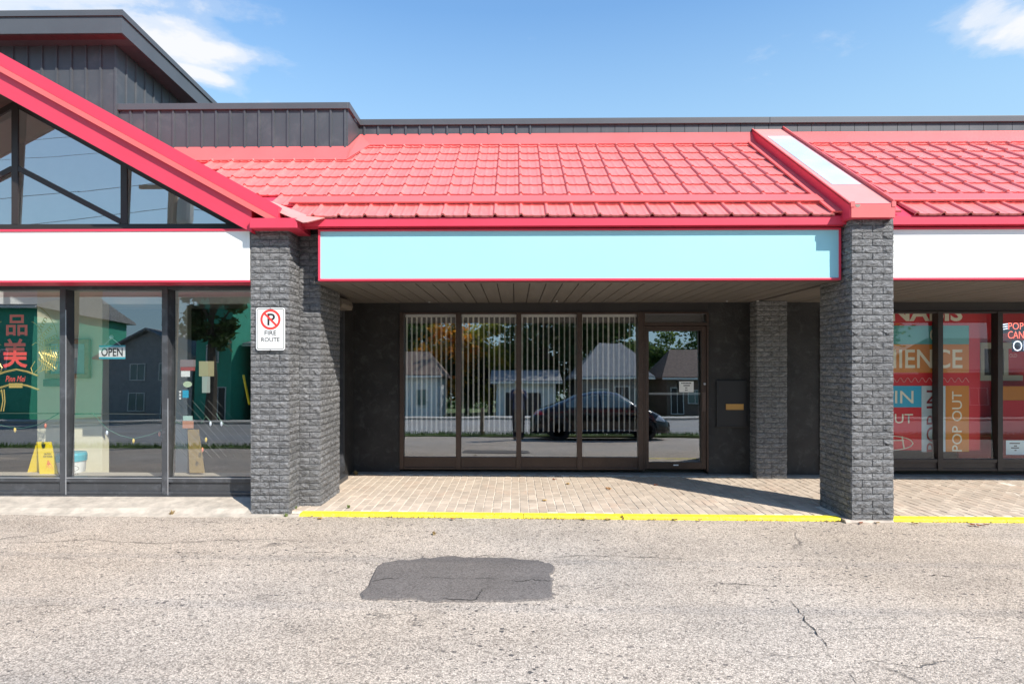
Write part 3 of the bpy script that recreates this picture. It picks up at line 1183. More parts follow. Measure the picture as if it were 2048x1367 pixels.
def roof_slab(parent, prof_x0, prof_x1, name='roof', y0=6.02, y1=8.35):
    mb = MB()
    mb.prism([(y0, zroof(y0) - 0.004), (y1, zroof(y1) - 0.004), (y1, zroof(y1) - 0.12), (y0, zroof(y0) - 0.06)], 'x', prof_x0, prof_x1)
    return mb.build(name, RED, parent)


BXL, BXR = gx(1700, 5.87), gx(1791, 5.87)      # boxed skylight over the pillar
# main slab, clipped along the valley on its left
mb = MB()
yv0, yv1 = 6.02, 8.35
vx = [(valley_x(y), y) for y in (yv0, yv1)]
top = [(max(vx[0][0], -3.0), yv0), (BXR - 0.02, yv0), (BXR - 0.02, yv1), (vx[1][0] - 0.2, yv1)]
for dz_ in (-0.004, -0.09):
    for (x, y) in top: mb.v.append((x, y, zroof(y) + dz_))
mb.f += [(0, 1, 2, 3), (7, 6, 5, 4), (0, 4, 5, 1), (1, 5, 6, 2), (2, 6, 7, 3), (3, 7, 4, 0)]; mb.m += [0] * 6
roof = mb.build('roof', RED, shop)
random.seed(31)
tiles(roof, -6, BXL - 0.02, True)


def slope_box(mb, xa, xb, ya, yb, n0, n1):
    """box lying on the roof slope between plan depths ya..yb, from height n0 to n1 above it"""
    ny, nz_ = -math.sin(PITCH), math.cos(PITCH)
    b = len(mb.v)
    for n_ in (n0, n1):
        for y in (ya, yb):
            for x in (xa, xb):
                mb.v.append((x, y + ny * n_, zroof(y) + nz_ * n_))
    for q in ((0, 2, 3, 1), (4, 5, 7, 6), (0, 1, 5, 4), (2, 6, 7, 3), (0, 4, 6, 2), (1, 3, 7, 5)):
        mb.f.append(tuple(b + i for i in q)); mb.m.append(0)


SBX0, SBX1 = gx(581, 6.3), gx(1642, 6.3)
mb = MB(); slope_box(mb, SBX0, SBX1, 6.285, 6.425, 0.05, 0.058); slope_box(mb, SBX0, SBX1, 6.272, 6.285, 0.036, 0.058)
mb.build('snow_guard', REDLT, roof, bevel=0.004)
# eave fascia
FX0 = gx(634, 6.09)
mb = MB(); mb.box(FX0, PX0 - 0.004, 6.085, 6.12, gz(455, 6.085), zroof(6.085) - 0.004); mb.build('fascia', RED, shop)
mb = MB(); mb.box(FX0, PX0 - 0.005, 6.13, 6.16, gz(470, 6.13), gz(452, 6.13)); mb.build('sign_backing', DKFR, shop)
mb = MB(); mb.box(SX0 + 0.01, PX0 - 0.005, 6.17, 6.3, SOFZ + 0.02, zroof(6.2) - 0.09); mb.build('sign_backing', DKFR, shop)
# flashing along the parapets
mb = MB()
zb8 = zroof(8.12)
mb.prism([(8.13, zroof(8.13) + 0.05), (8.15, zroof(8.15) + 0.055), (8.285, gz(267, 8.285)), (8.285, gz(267, 8.285) - 0.02), (8.16, zroof(8.16) + 0.0)], 'x', XPS + 0.02, BXL + 0.02)
mb.build('flashing', REDLT, roof)
mb = MB()
mb.prism([(YPF - 0.16, zroof(YPF - .16) + 0.045), (YPF - 0.14, zroof(YPF - .14) + 0.052), (YPF - 0.004, gz(291, YPF)), (YPF - 0.004, gz(291, YPF) - 0.03), (YPF - 0.12, zroof(YPF - .12))], 'x', -6.2, XPS + 0.03)
mb.build('flashing', REDLT, roof)
# angled return flashing at the parapet step
mb = MB()
a = [Vector((XPS + 0.03, YPF - 0.155, zroof(YPF - .155) + .05)), Vector((XPS + 0.2, 8.14, zroof(8.14) + .052)), Vector((XPS + 0.02, 8.284, gz(267, 8.284))), Vector((XPS + 0.004, YPF - 0.006, gz(291, YPF)))]
mb.quad(*a); mb.quad(*[p + Vector((-.0, .0, -.02)) for p in a])
mb.build('flashing', REDLT, roof)


def siding(parent, xa, xb, y, z0, z1, ribs=True, pitch=0.2, gap=0.0, m=DARK, switch=None):
    n_ = max(1, round((xb - xa) / pitch))
    w = (xb - xa) / n_
    mb = MB()
    mb.box(gap, w - gap, 0, 0.03, 0, z1 - z0)
    if ribs:
        mb.prism([(w - 0.034, 0.0), (w - 0.028, -0.018), (w - 0.006, -0.018), (w - 0.0, 0.0)], 'z', 0, z1 - z0)
    me = mb.mesh('panel', m)
    me2 = MB().box(0.003, w - 0.003, 0, 0.03, 0, z1 - z0).mesh('panel', m)
    for i in range(n_):
        x = xa + i * w
        link('panel', me2 if (switch is not None and x > switch) else me, parent, loc=(x, y, z0))


def parapet(parent, xa, xb, y, z0, ribs, name='parapet', ends=True, gap=0.0, switch=None):
    mb = MB(); mb.box(xa, xb, y + 0.03, y + 0.28, z0 - 0.35, ZT - 0.05)
    po = mb.build(name, DKFR, parent)
    siding(po, xa, xb, y, z0, ZT - 0.085, ribs, gap=gap, switch=switch)
    mb = MB(); mb.box(xa - (0.03 if ends else 0), xb + (0.03 if ends else 0), y - 0.035, y + 0.31, ZT - 0.085, ZT)
    mb.build('cap', DARK2, po, bevel=0.004)
    return po


zlow = gz(269, 8.285)
parapet(shop, XPS - 0.3, BXL + 0.24, 8.285, zlow - 0.05, True, switch=gx(1052, 8.285), ends=False)
XTW = gx(232, 7.7)
po = parapet(shop, XTW, XPS - 0.02, YPF, gz(291, YPF) - 0.06, True)
# side return of the stepped parapet
mb = MB(); mb.box(XPS - 0.019, XPS, YPF, 8.30, gz(291, YPF) - 0.3, ZT - 0.086); mb.build('parapet_return', DARK, shop)
mb = MB(); mb.box(XPS - 0.02 + 0.031, XPS + 0.03, YPF - 0.033, 8.249, ZT - 0.084, ZT - 0.001); mb.build('parapet_return_cap', DARK2, shop)

# ---- boxed skylight running down the slope over the pillar
zbf = gz(435, 5.87, 1745)
zcap = zbf + 0.135
ztop = lambda Y: zcap + 0.716 * (Y - 5.87)
mb = MB()
mb.prism([(5.87, zbf), (5.87, zcap), (8.36, ztop(8.36)), (8.36, ztop(8.36) - 0.34), (6.05, zbf - 0.0)], 'x', BXL, BXR)
sky_o = mb.build('skylight', RED, shop)
mb = MB()
t = 0.012
mb.v += [(x, y, ztop(y) + 0.003) for (x, y) in ((BXL + 0.002, 5.88), (BXR - 0.002, 5.88), (BXR - 0.002, 8.35), (BXL + 0.002, 8.35))]
mb.f.append((0, 1, 2, 3)); mb.m.append(0)
mb.build('skylight_cover', SKYCAP, sky_o)  # sun on the top face painted in as a paler red than the sides
mb = MB()
mb.v += [(x, y, ztop(y) + 0.007) for (x, y) in ((BXL + 0.08, 6.34), (BXR - 0.055, 6.34), (BXR - 0.055, 7.97), (BXL + 0.08, 7.97))]
mb.f.append((0, 1, 2, 3)); mb.m.append(0)
mb.build('skylight_pane', SKYL, sky_o)
for xx, hh in ((BXL + 0.008, 0.016), (BXR - 0.012, 0.045)):
    mb = MB()
    mb.prism([(5.88, ztop(5.88) - 0.01), (5.87, ztop(5.87) + hh), (8.33, ztop(8.33) + hh), (8.33, ztop(8.33) - 0.01)], 'x', xx - 0.008, xx + 0.008)
    mb.build('skylight_rim', REDLT, sky_o)
mb = MB(); mb.box(BXL + 0.01, BXR - 0.01, 5.862, 5.87, zbf, zcap + 0.0); mb.build('end_cap', REDLT, sky_o)
for xx in (BXL + 0.022, BXR - 0.022):
    mb = MB(); mb.box(xx - 0.02, xx + 0.02, 5.856, 5.862, zcap - 0.03, zcap + 0.025); mb.build('corner_tab', REDLT, sky_o)
mb = MB()
mb.v += [(BXL + 0.045 + 0.055 * (0.5 + 0.5 * math.cos(a)) , 5.8605, zcap - 0.002 - 0.032 * abs(math.sin(a))) for a in [math.pi * i / 8 for i in range(9)]]
mb.f.append(tuple(range(9))); mb.m.append(0)
mb.build('paint_chip', pbr('bare_metal_chip', (0.3, 0.25, 0.2), 0.7), sky_o)
# pan flashings beside the box
mb = MB(); slope_box(mb, BXL - 0.11, BXL + 0.01, 6.03, 8.2, 0.03, 0.05); mb.build('pan_flashing', REDLT, roof)

# ================= right shop
shop2 = thing('shop_building', (5.6, 8.28, 0), 'right hand shop unit with decal covered windows under a red tiled roof', 'shop')
XRE = 11.5
mb = MB(); mb.box(XR_L, XRE, YB + 0.002, YB + 0.2, gz(622, YB), SOFZ + 0.05); mb.build('header', DKFR, shop2)
mb = MB(); mb.box(XR_L, XRE, YB + 4.0, YB + 4.1, -0.1, 2.9); mb.build('interior_wall', pbr('red_interior', (0.55, 0.015, 0.025), 0.7), shop2)
mb = MB(); mb.box(XR_L + 0.002, XRE, YB + 0.2, YB + 4.0, -0.1, 0.02); mb.build('interior_floor', ROOM_FL, shop2)
mb = MB(); mb.box(XR_L + 0.002, XRE, YB + 0.2, YB + 4.0, 2.7, 2.8); mb.build('interior_ceiling', ROOM_DK, shop2)
mb = MB(); mb.box(gx(1640 + 119.2 * 7, YB) - 0.04, XRE, YB, YB + 0.15, -0.1, 2.5); mb.build('wall', STUCCO, shop2)
mb = MB(); mb.box(XRE, XRE + 0.1, YB - 0.1, YB + 4.1, -0.1, 2.9); mb.build('wall', STUCCO, shop2)
rm = [XR_L + 0.03] + [gx(1640 + 119.2 * i, YB) for i in range(1, 8)]
GBr, ZHr = gz(915, YB), gz(623, YB)
for i in range(len(rm) - 1):
    a, b = rm[i], min(rm[i + 1], XRE)
    if a > XRE - 0.3: break
    mw = 0.036
    w = MB()
    w.box(a - mw, a + mw * 0.98, YB - 0.03, YB + 0.09, ZS, ZHr - 0.001)
    w.box(a + mw, b - mw, YB - 0.02, YB + 0.085, ZHr - 0.03, ZHr - 0.001)
    w.box(a + mw, b - mw, YB - 0.022, YB + 0.085, GBr - 0.05, GBr)
    w.box(a + mw, b - mw, YB - 0.022, YB + 0.085, ZS, ZS + 0.03)
    wo = w.build('window', pbr('dark_bronze', (0.04, 0.032, 0.03), 0.45, metal=0.2, var=0.15, vscale=4) if i == 0 else MATS['dark_bronze'], shop2, bevel=0.003)
    pane(a + mw, b - mw, YB + 0.012, GBr, ZHr - 0.03, GLASS_R, wo)
    k = MB(); k.box(a + mw, b - mw, YB - 0.005, YB + 0.04, ZS + 0.03, GBr - 0.05)
    k.build('kick_panel', MATS['dark_bronze'], wo)
soffit(shop2, PX1 + 0.003, XRE, 6.14, YB)
mb = MB()
top = [(BXR - 0.018, 6.02), (XRE + 0.2, 6.02), (XRE + 0.2, 8.35), (BXR - 0.018, 8.35)]
for dz_ in (-0.004, -0.09):
    for (x, y) in top: mb.v.append((x, y, zroof(y) + dz_))
mb.f += [(0, 1, 2, 3), (7, 6, 5, 4), (0, 4, 5, 1), (1, 5, 6, 2), (2, 6, 7, 3), (3, 7, 4, 0)]; mb.m += [0] * 6
roof2 = mb.build('roof', RED, shop2)
tiles(roof2, BXR + 0.12, 8.4)
mb = MB(); slope_box(mb, BXR + 0.03, XRE, 6.285, 6.425, 0.05, 0.058); slope_box(mb, BXR + 0.03, XRE, 6.272, 6.285, 0.036, 0.058)
mb.build('snow_guard', REDLT, roof2, bevel=0.004)
mb = MB(); slope_box(mb, BXR - 0.01, BXR + 0.15, 6.03, 8.2, 0.03, 0.05); mb.build('pan_flashing', REDLT, roof2)
mb = MB(); mb.box(PX1 + 0.004, XRE, 6.085, 6.12, gz(455, 6.085), zroof(6.085) - 0.004); mb.build('fascia', RED, shop2)
mb = MB(); mb.box(PX1 + 0.005, XRE, 6.17, 6.3, SOFZ + 0.02, zroof(6.2) - 0.09); mb.build('sign_backing', DKFR, shop2)
mb = MB()
mb.prism([(8.13, zroof(8.13) + 0.05), (8.15, zroof(8.15) + 0.055), (8.285, gz(267, 8.285)), (8.285, gz(267, 8.285) - 0.02), (8.16, zroof(8.16) + 0.0)], 'x', BXR - 0.02, XRE)
mb.build('flashing', REDLT, roof2)
parapet(shop2, BXL + 0.242, XRE, 8.285, zlow - 0.05, False, gap=0.003, ends=False)

# ================= restaurant with the glazed gable
rest_ = thing('restaurant_building', (-5.8, 6.5, 0), 'restaurant unit with glazed red gable and charcoal clerestory at left', 'restaurant')
YW = 6.5
# brick pier A and set-back pier B
AX0, AX1, AY = gx(501, 6.05), gx(578, 6.05), 6.05
BYF = 6.34
BX0r, BX1r = AX1, gx(640, BYF)
BYE = 7.05
zbr = -0.03
ztA = gz(452, AY, 540)
mb = MB(); mb.box(AX0 + 0.004, AX1 - 0.004, AY + 0.004, YW + 0.3, -0.2, ztA + 0.05)
mb.box(AX1 - 0.0045, BX1r - 0.004, BYF + 0.004, BYE - 0.004, -0.2, 3.0)
pier = mb.build('brick_pier', MORTAR, rest_)
random.seed(41)
nA = brick_face(pier, (AX0, AY), 'front', AX1 - AX0, zbr, ztA, phase=0)
nA += brick_face(pier, (AX1, AY), 'right', BYF - AY, zbr, ztA, phase=1)
rb = MB()
nA += brick_face(pier, (BX0r, BYF), 'front', BX1r - BX0r, zbr, 3.0, phase=0)
brick_face(None, (BX1r, BYF), 'right', BYE - BYF, zbr, 3.0, individual=False, phase=1, joined=rb)
tag(rb.build('brick_side', BRICK, pier), kind='stuff')
print('pier bricks', nA)
# side wall towards the recess: window then dark post
XSW = XLW + 0.01
z925, z950 = gz(925, 7.4), gz(948, 7.4)
mb = MB(); mb.box(XSW - 0.1, XSW, 7.85, YB - 0.001, -0.1, SOFZ + 0.01); mb.build('wall', STUCCO, rest_)
w = MB()
w.box(XSW - 0.09, XSW - 0.01, BYE, BYE + 0.08, 0.12, SOFZ); w.box(XSW - 0.09, XSW + 0.0, 7.77, 7.849, 0.12, SOFZ)
w.box(XSW - 0.09, XSW + 0.02, BYE + 0.08, 7.77, 0.12, 0.20); w.box(XSW - 0.09, XSW + 0.05, BYE, 7.84, -0.02, 0.06); w.box(XSW - 0.09, XSW - 0.01, BYE + 0.08, 7.77, 2.2, SOFZ)
wo = w.build('side_window', GREYFR, rest_, bevel=0.003)
mb = MB(); mb.quad((XSW - 0.05, BYE + 0.08, 0.2), (XSW - 0.05, 7.77, 0.2), (XSW - 0.05, 7.77, 2.2), (XSW - 0.05, BYE + 0.08, 2.2)); mb.build('pane', GLASS_M, wo)
mb = MB(); mb.box(XSW - 0.08, XSW + 0.0, BYE + 0.081, 7.769, 0.06, 0.12); mb.build('kick_panel', GREYFR, wo)
mb = MB()
mb.prism([(XSW - 0.01, 2.28), (XSW + 0.13, 2.28), (XSW + 0.15, 2.33), (XSW + 0.13, 2.40), (XSW - 0.01, 2.42)], 'y', 7.25, 7.72)
mb.build('wall_lamp', pbr('lamp_housing', (0.22, 0.19, 0.16), 0.5), rest_, bevel=0.006)

# front storefront
zs0, zs1, zs2, zs3 = gz(990, YW), gz(984, YW), gz(965, YW), gz(956, YW)
zh0, zh1 = gz(578, YW), gz(563, YW)
XLEFT = -9.2
mb = MB(); mb.box(XLEFT, AX0 - 0.0, YW - 0.05, YW + 0.1, -0.05, zs0 + 0.0); mb.build('sill', GREYFR, rest_)
fm = [gx(130, YW), gx(333, YW)]
sp = fm[1] - fm[0]
ms = [fm[0] - 3 * sp, fm[0] - 2 * sp, fm[0] - sp, fm[0], fm[1], AX0 + 0.02]
for i in range(5):
    a, b = ms[i], ms[i + 1]
    mw = 0.034
    w = MB()
    w.box(a - mw, a + mw * 0.98, YW - 0.035, YW + 0.1, zs0 + 0.001, zh1)
    w.box(a + mw, b - mw, YW - 0.03, YW + 0.095, zs2, zs3)
    w.box(a + mw, b - mw, YW - 0.03, YW + 0.095, zs0 + 0.001, zs1)
    w.box(a + mw, b - mw, YW - 0.03, YW + 0.095, zh0, zh1)
    wo = w.build('window', GREYFR, rest_, bevel=0.003)
    k = MB(); k.box(a + mw, b - mw, YW - 0.008, YW + 0.04, zs1, zs2); k.build('kick_panel', GREYFR, wo)
    pane(a + mw, b - mw, YW + 0.01, zs3, zh0, GLASS_L, wo)
    k = MB(); k.box(a + mw * 0.985, a + mw * 1.2, YW - 0.037, YW - 0.03, zs0, zs3 + (0.9 if i == 4 else 1.9)); k.build('glazing_bead', PALEFR, wo)
    k = MB(); k.box(a + mw * 1.2, b - mw, YW - 0.037, YW - 0.031, zs3 - 0.006, zs3 + 0.003); k.build('glazing_bead', PALEFR, wo)
mb = MB(); mb.box(XLEFT, AX0 - 0.001, YW - 0.12, YW + 0.1, zh1 + 0.001, gz(456, YW)); mb.build('header', DKFR, rest_)
# gable glazing
zgb = gz(452, YW)


def zunder(X): return zgab(X) - 0.42


w = MB()
Yg = YW
mulx = [2 * XPK - gx(250, Yg), XPK, gx(250, Yg)]
Xend = XPK + (zunder(XPK) - zgb) / GS
Xendl = 2 * XPK - Xend
gw = lambda nm: None
for sgn in (-1, 1):
    XA, XB_ = XPK, XPK + sgn * (Xend - XPK)
    XM = XPK + sgn * (mulx[2] - XPK)
    zu = lambda X: zunder(XPK + abs(X - XPK))
    w = MB()
    w.bar((XA, Yg - 0.01, zu(XA) - 0.03), (XB_, Yg - 0.01, zu(XB_) - 0.03), 0.02, 0.09, up=(0, 0, 1))
    w.box(min(XA, XB_), max(XA, XB_), Yg - 0.02, Yg - 0.001, zgb - 0.02, zgb + 0.035)
    if sgn > 0: w.box(XPK - 0.036, XPK + 0.036, Yg - 0.024, Yg - 0.002, zgb + 0.035, zu(XPK) - 0.05)
    w.box(XM - 0.036, XM + 0.036, Yg - 0.023, Yg - 0.002, zgb + 0.035, zu(XM) - 0.05)
    zb0 = gz(333, Yg)
    w.bar((XPK + sgn * 0.036, Yg - 0.011, zb0), (XM - sgn * 0.036, Yg - 0.011, zgb + 0.06), 0.02, 0.06)
    wo = w.build('gable_window', pbr('gable_frame', (0.035, 0.028, 0.025), 0.45) if sgn < 0 else MATS['gable_frame'], rest_)
    td = math.tan(TILT)
    for (p, q) in ((XPK, XM), (XM, XB_)):
        mb = MB()
        pts = [(p, Yg, zgb), (q, Yg, zgb), (q, Yg + td * (zu(q) - zgb), max(zu(q) - 0.03, zgb + .01)), (p, Yg + td * (zu(p) - zgb), zu(p) - 0.03)]
        mb.quad(*pts); mb.build('pane', GLASS_G, wo)


def rake(y0, y1, d0, d1, name, m, x1=None):
    """board following both gable slopes, from depth y0 to y1, between d0 and d1 below the roof line"""
    for sgn in (-1, 1):
        Xe = (x1 if x1 is not None else GQ.x)
        P = lambda X, dd: (XPK + sgn * (X - XPK), zgab(X) - dd)
        prof = [P(XPK, d0), P(Xe, d0), P(Xe, d1), P(XPK, d1)]
        mb = MB(); mb.prism(prof, 'y', y0, y1)
        mb.build(name, m, rest_)


XGE = GQ.x + 0.06
rake(YG - 0.0, YG + 0.3, 0.0, 0.135, 'rake_trim', RED, XGE)
rake(YG - 0.012, YG + 0.2, 0.138, 0.20, 'rake_strip', REDLT, XGE + 0.02)
rake(YG + 0.03, YG + 0.25, 0.201, 0.43, 'rake_board', RED, gx(503, 5.96))
rake(YG + 0.036, YW - 0.026, 0.4285, 0.4345, 'rake_soffit_board', pbr('brown_rake_soffit2', (0.12, 0.10, 0.085), 0.7, var=0.2), gx(500, 5.96))
rake(YG + 0.251, YW - 0.025, 0.145, 0.428, 'rake_soffit', pbr('brown_rake_soffit', (0.12, 0.10, 0.085), 0.7, var=0.2), gx(503, 5.96))
# gable roof slabs behind the rake
for sgn in (-1, 1):
    P = lambda X, dd: (XPK + sgn * (X - XPK), zgab(X) - dd)
    Xe = GQ.x + 0.12
    mb = MB(); mb.prism([P(XPK, 0.004), P(Xe, 0.004), P(Xe, 0.14), P(XPK, 0.14)], 'y', YG + 0.301, 8.9)
    mb.build('gable_roof', REDLT, rest_)
# boxed return over pier A and flared valley metal
ex0, ex1 = gx(499, 5.9), gx(594, 5.9)
mb = MB(); mb.box(ex0, ex1, 5.90, 6.3, gz(454, 5.9), gz(434, 5.9)); mb.build('eave_return', RED, rest_, bevel=0.004)
mb = MB()
A_ = at(541, 402, 6.10); B_ = at(538, 416, 6.02); C_ = at(606, 445, 5.86); D_ = at(615, 444, 5.86); E_ = at(614, 430, 6.02); F_ = at(656, 434, 6.03); G_ = at(576, 415, 6.14)
mb.quad(A_, B_, C_, D_, E_, G_); mb.quad(D_, F_, E_)
for p in ((A_, B_, C_, D_, E_, G_), (D_, F_, E_)):
    mb.quad(*[q + Vector((0, 0.004, -0.006)) for q in reversed(p)])
mb.build('valley_flashing', SKYCAP, rest_)
mb = MB(); mb.box(ex1 + 0.004, FX0 + 0.001, 6.088, 6.12, gz(456, 6.088), gz(432, 6.088)); mb.build('fascia', RED, rest_)
mb = MB(); mb.box(ex1 - 0.3, FX0 + 0.3, 6.36, 6.5, 2.9, 3.3); mb.build('wall', DKFR, rest_)

# clerestory block
TX1 = gx(234, 7.7); TYF = 7.7
SXr = gx(244, 7.43); SYf = 7.43
z_top = gz(21, SYf, 243); z_bot = gz(66, SYf, 243)
dk = MB()
dk.box(-9.0, TX1 - 0.004, TYF + 0.031, 13, 3.0, z_bot + 0.02)
tower = dk.build('clerestory', DKFR, rest_)
siding(tower, TX1 - 0.001 - 0.2 * 14, TX1 - 0.001, TYF, 4.0, z_bot + 0.002, True)
n_ = 16
mb0 = MB(); mb0.box(0, 0.03, 0.0, 0.2, 0, z_bot + 0.002 - 4.0); mb0.prism([(0.03, 0.17), (0.046, 0.176), (0.046, 0.194), (0.03, 0.2)], 'z', 0, z_bot - 4.0)
me = mb0.mesh('panel', DARK)
for i in range(n_): link('panel', me, tower, loc=(TX1 - 0.03, TYF + 0.001 + i * 0.2, 4.0))
# roof slab with a deep fascia, falling slightly to the back
fall = 0.058
mb = MB()
mb.prism([(SYf, z_bot), (SYf, z_top - 0.075), (12.0, z_top - 0.075 - fall * 4.57), (12.0, z_bot - fall * 4.57)], 'x', -9.3, SXr)
sl = mb.build('clerestory_roof', DARK2, rest_)
mb = MB()
mb.prism([(SYf - 0.02, z_top - 0.074), (SYf - 0.02, z_top), (12.0, z_top - fall * 4.57), (12.0, z_top - 0.074 - fall * 4.57)], 'x', -9.3, SXr + 0.02)
mb.build('roof_edge', DARK2, sl)
wd = 0.19
for i in range(20):
    x1 = SXr - 0.03 - i * wd
    mb = MB(); mb.box(x1 - wd + 0.005, x1, SYf + 0.02, TYF + 0.0, z_bot - 0.008, z_bot - 0.001); mb.build('soffit_panel', MAROON, sl)
for i in range(18):
    y0 = TYF + 0.005 + i * wd
    mb = MB()
    fz = lambda y: z_bot - fall * (y - SYf)
    mb.v += [(TX1 + 0.018, y0, fz(y0) - 0.006), (SXr - 0.03, y0, fz(y0) - 0.006), (SXr - 0.03, y0 + wd - 0.006, fz(y0 + wd) - 0.006), (TX1 + 0.018, y0 + wd - 0.006, fz(y0 + wd) - 0.006)]
    mb.f.append((0, 1, 2, 3)); mb.m.append(0)
    mb.build('soffit_panel', DARK, sl)
# restaurant interior shell
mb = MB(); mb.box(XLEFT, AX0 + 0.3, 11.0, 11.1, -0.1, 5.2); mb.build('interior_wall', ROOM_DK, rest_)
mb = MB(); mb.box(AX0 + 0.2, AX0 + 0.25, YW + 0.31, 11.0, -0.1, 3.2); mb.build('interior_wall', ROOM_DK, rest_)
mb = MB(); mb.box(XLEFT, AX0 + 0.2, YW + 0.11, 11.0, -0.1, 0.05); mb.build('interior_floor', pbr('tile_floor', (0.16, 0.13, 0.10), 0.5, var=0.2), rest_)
mb = MB(); mb.box(XLEFT, AX0 + 0.2, YW + 0.101, YW + 0.4, 0.05, zs3 - 0.02); mb.build('window_ledge', pbr('ledge', (0.45, 0.40, 0.33), 0.6, var=0.1), rest_)
mb = MB(); mb.box(XLEFT, AX0 + 0.2, YW + 0.981, 11.0, 2.62, 2.7); mb.build('interior_ceiling', BULK, rest_)
mb = MB(); mb.box(XLEFT - 0.1, XLEFT, YW - 0.1, 11.1, -0.1, 4.0); mb.build('wall', STUCCO, rest_)
YBK = YW + 0.9
zbk = gz(606, YBK)
gz_in = lambda X: zgab(XPK + abs(X - XPK)) - 0.16
mb = MB(); mb.prism([(XLEFT, zbk), (AX0 + 0.2, zbk), (AX0 + 0.2, gz_in(AX0 + 0.2)), (XPK, gz_in(XPK)), (XLEFT, gz_in(XLEFT))], 'y', YBK, YBK + 0.08); mb.build('upper_wall', BULK, rest_)
for sgn in (-1, 1):
    P = lambda X, dd: (XPK + sgn * (X - XPK), zgab(X) - dd)
    mb = MB(); mb.prism([P(XPK, 0.15), P(AX0 + 0.3, 0.15), P(AX0 + 0.3, 0.165), P(XPK, 0.165)], 'y', YW + 0.0, YBK); mb.build('gable_lining', BULK, rest_)
cx0, cx1 = gx(75, YBK), gx(205, YBK)
mb = MB(); mb.box(cx0, cx1, YBK - 0.003, YBK + 0.12, 0.05, 2.6); mb.build('partition', CREAM, rest_)
mb = MB(); mb.box(gx(290, YBK), gx(322, YBK), YBK + 0.6, YBK + 0.7, 0.05, 2.6); mb.build('partition', BULK, rest_)
mb = MB(); mb.box(gx(338, YW + .5) - 0.05, gx(338, YW + .5) + 0.05, YW + 0.45, YW + 0.55, 0.05, 2.6); mb.build('post', ROOM_DK, rest_)

# ================================================================== SIGN BOARDS
def signboard(name, x0, x1, yf, z0, z1, face, label, left=True, right=True, t=0.022):
    th = thing(name, ((x0 + x1) / 2, yf, z0), label, 'sign')
    mb = MB()
    mb.box(x0, x1, yf - 0.012, yf + 0.06, z1 - t, z1); mb.box(x0, x1, yf - 0.012, yf + 0.06, z0, z0 + t)
    if left: mb.box(x0, x0 + t, yf - 0.011, yf + 0.059, z0 + t, z1 - t)
    if right: mb.box(x1 - t, x1, yf - 0.011, yf + 0.059, z0 + t, z1 - t)
    mb.build('frame', RED, th, bevel=0.003)
    mb = MB(); mb.box(x0 + (t if left else 0), x1 - (t if right else 0), yf, yf + 0.04, z0 + t, z1 - t)
    mb.build('face', face, th)
    return th


signboard('sign_board', SX0, SX1, 6.095, gz(561, 6.095), gz(457.5, 6.095), SIGNC, 'long blank pale cyan sign board above the recessed windows')
signboard('sign_board', PX1 + 0.006, XRE, 6.095, gz(561, 6.095), gz(457.5, 6.095), SIGNW, 'blank white sign board right of the brick pillar', left=False)
ZSL0, ZSL1 = gz(563, AY - .01), gz(456, AY - .01)
signboard('sign_board', XLEFT, AX0 - 0.006, AY - 0.005, ZSL0, ZSL1, SIGNW, 'blank white sign board under the gable, left of the brick pier', right=False)
mb = MB(); mb.box(XLEFT, AX0 - 0.007, AY + 0.06, YW - 0.121, ZSL0 + 0.01, ZSL1 + 0.02); mb.build('sign_box', RED, rest_)

# fire route sign
YF_ = AY - 0.03
fx0, fx1 = gx(512, YF_), gx(570, YF_)
fz0, fz1 = gz(700, YF_), gz(614.5, YF_)
fr = thing('no_parking_sign', ((fx0 + fx1) / 2, YF_, fz0), 'small white no parking FIRE ROUTE sign on the dark brick pier', 'sign')


def rrect(x0, x1, z0, z1, r, n=5):
    pts = []
    for (cx_, cz_, a0) in ((x1 - r, z0 + r, -90), (x1 - r, z1 - r, 0), (x0 + r, z1 - r, 90), (x0 + r, z0 + r, 180)):
        for i in range(n + 1):
            a = R(a0 + 90 * i / n); pts.append((cx_ + r * math.cos(a), cz_ + r * math.sin(a)))
    return pts


mb = MB(); mb.prism(rrect(fx0, fx1, fz0, fz1, 0.028), 'y', YF_, YF_ + 0.004); mb.build('plate', WHITE, fr)


def ring(mb, outer, inner, y):
    b = len(mb.v); n_ = len(outer)
    mb.v += [(p[0], y, p[1]) for p in outer] + [(p[0], y, p[1]) for p in inner]
    for i in range(n_):
        j = (i + 1) % n_
        mb.f.append((b + i, b + j, b + n_ + j, b + n_ + i)); mb.m.append(0)


mb = MB(); ring(mb, rrect(fx0 + .010, fx1 - .010, fz0 + .010, fz1 - .010, 0.022), rrect(fx0 + .0155, fx1 - .0155, fz0 + .0155, fz1 - .0155, 0.017), YF_ - 0.001); mb.build('border', BLACK, fr)
cxs = (fx0 + fx1) / 2
czs = gz(638, YF_)
circ = lambda r: [(cxs + r * math.cos(2 * math.pi * i / 40), czs + r * math.sin(2 * math.pi * i / 40)) for i in range(40)]
text('letter', 'P', 0.125, BLACK, (cxs + 0.008, YF_ - 0.001, czs), fr, off=0.012)
mb = MB(); ring(mb, circ(0.107), circ(0.083), YF_ - 0.0016)
s2 = math.sqrt(.5)
mb.quad(*[(cxs + a * s2 * 0.09 + b * s2 * 0.011, YF_ - 0.0017, czs - a * s2 * 0.09 + b * s2 * 0.011) for a, b in ((-1, -1), (1, -1), (1, 1), (-1, 1))])
mb.build('prohibition_ring', SIGNRED, fr)
text('lettering', 'FIRE', 0.046, BLACK, (cxs, YF_ - 0.001, gz(665, YF_)), fr, width=0.125, off=0.012)
text('lettering', 'ROUTE', 0.046, BLACK, (cxs, YF_ - 0.001, gz(678.5, YF_)), fr, width=0.195, off=0.012)
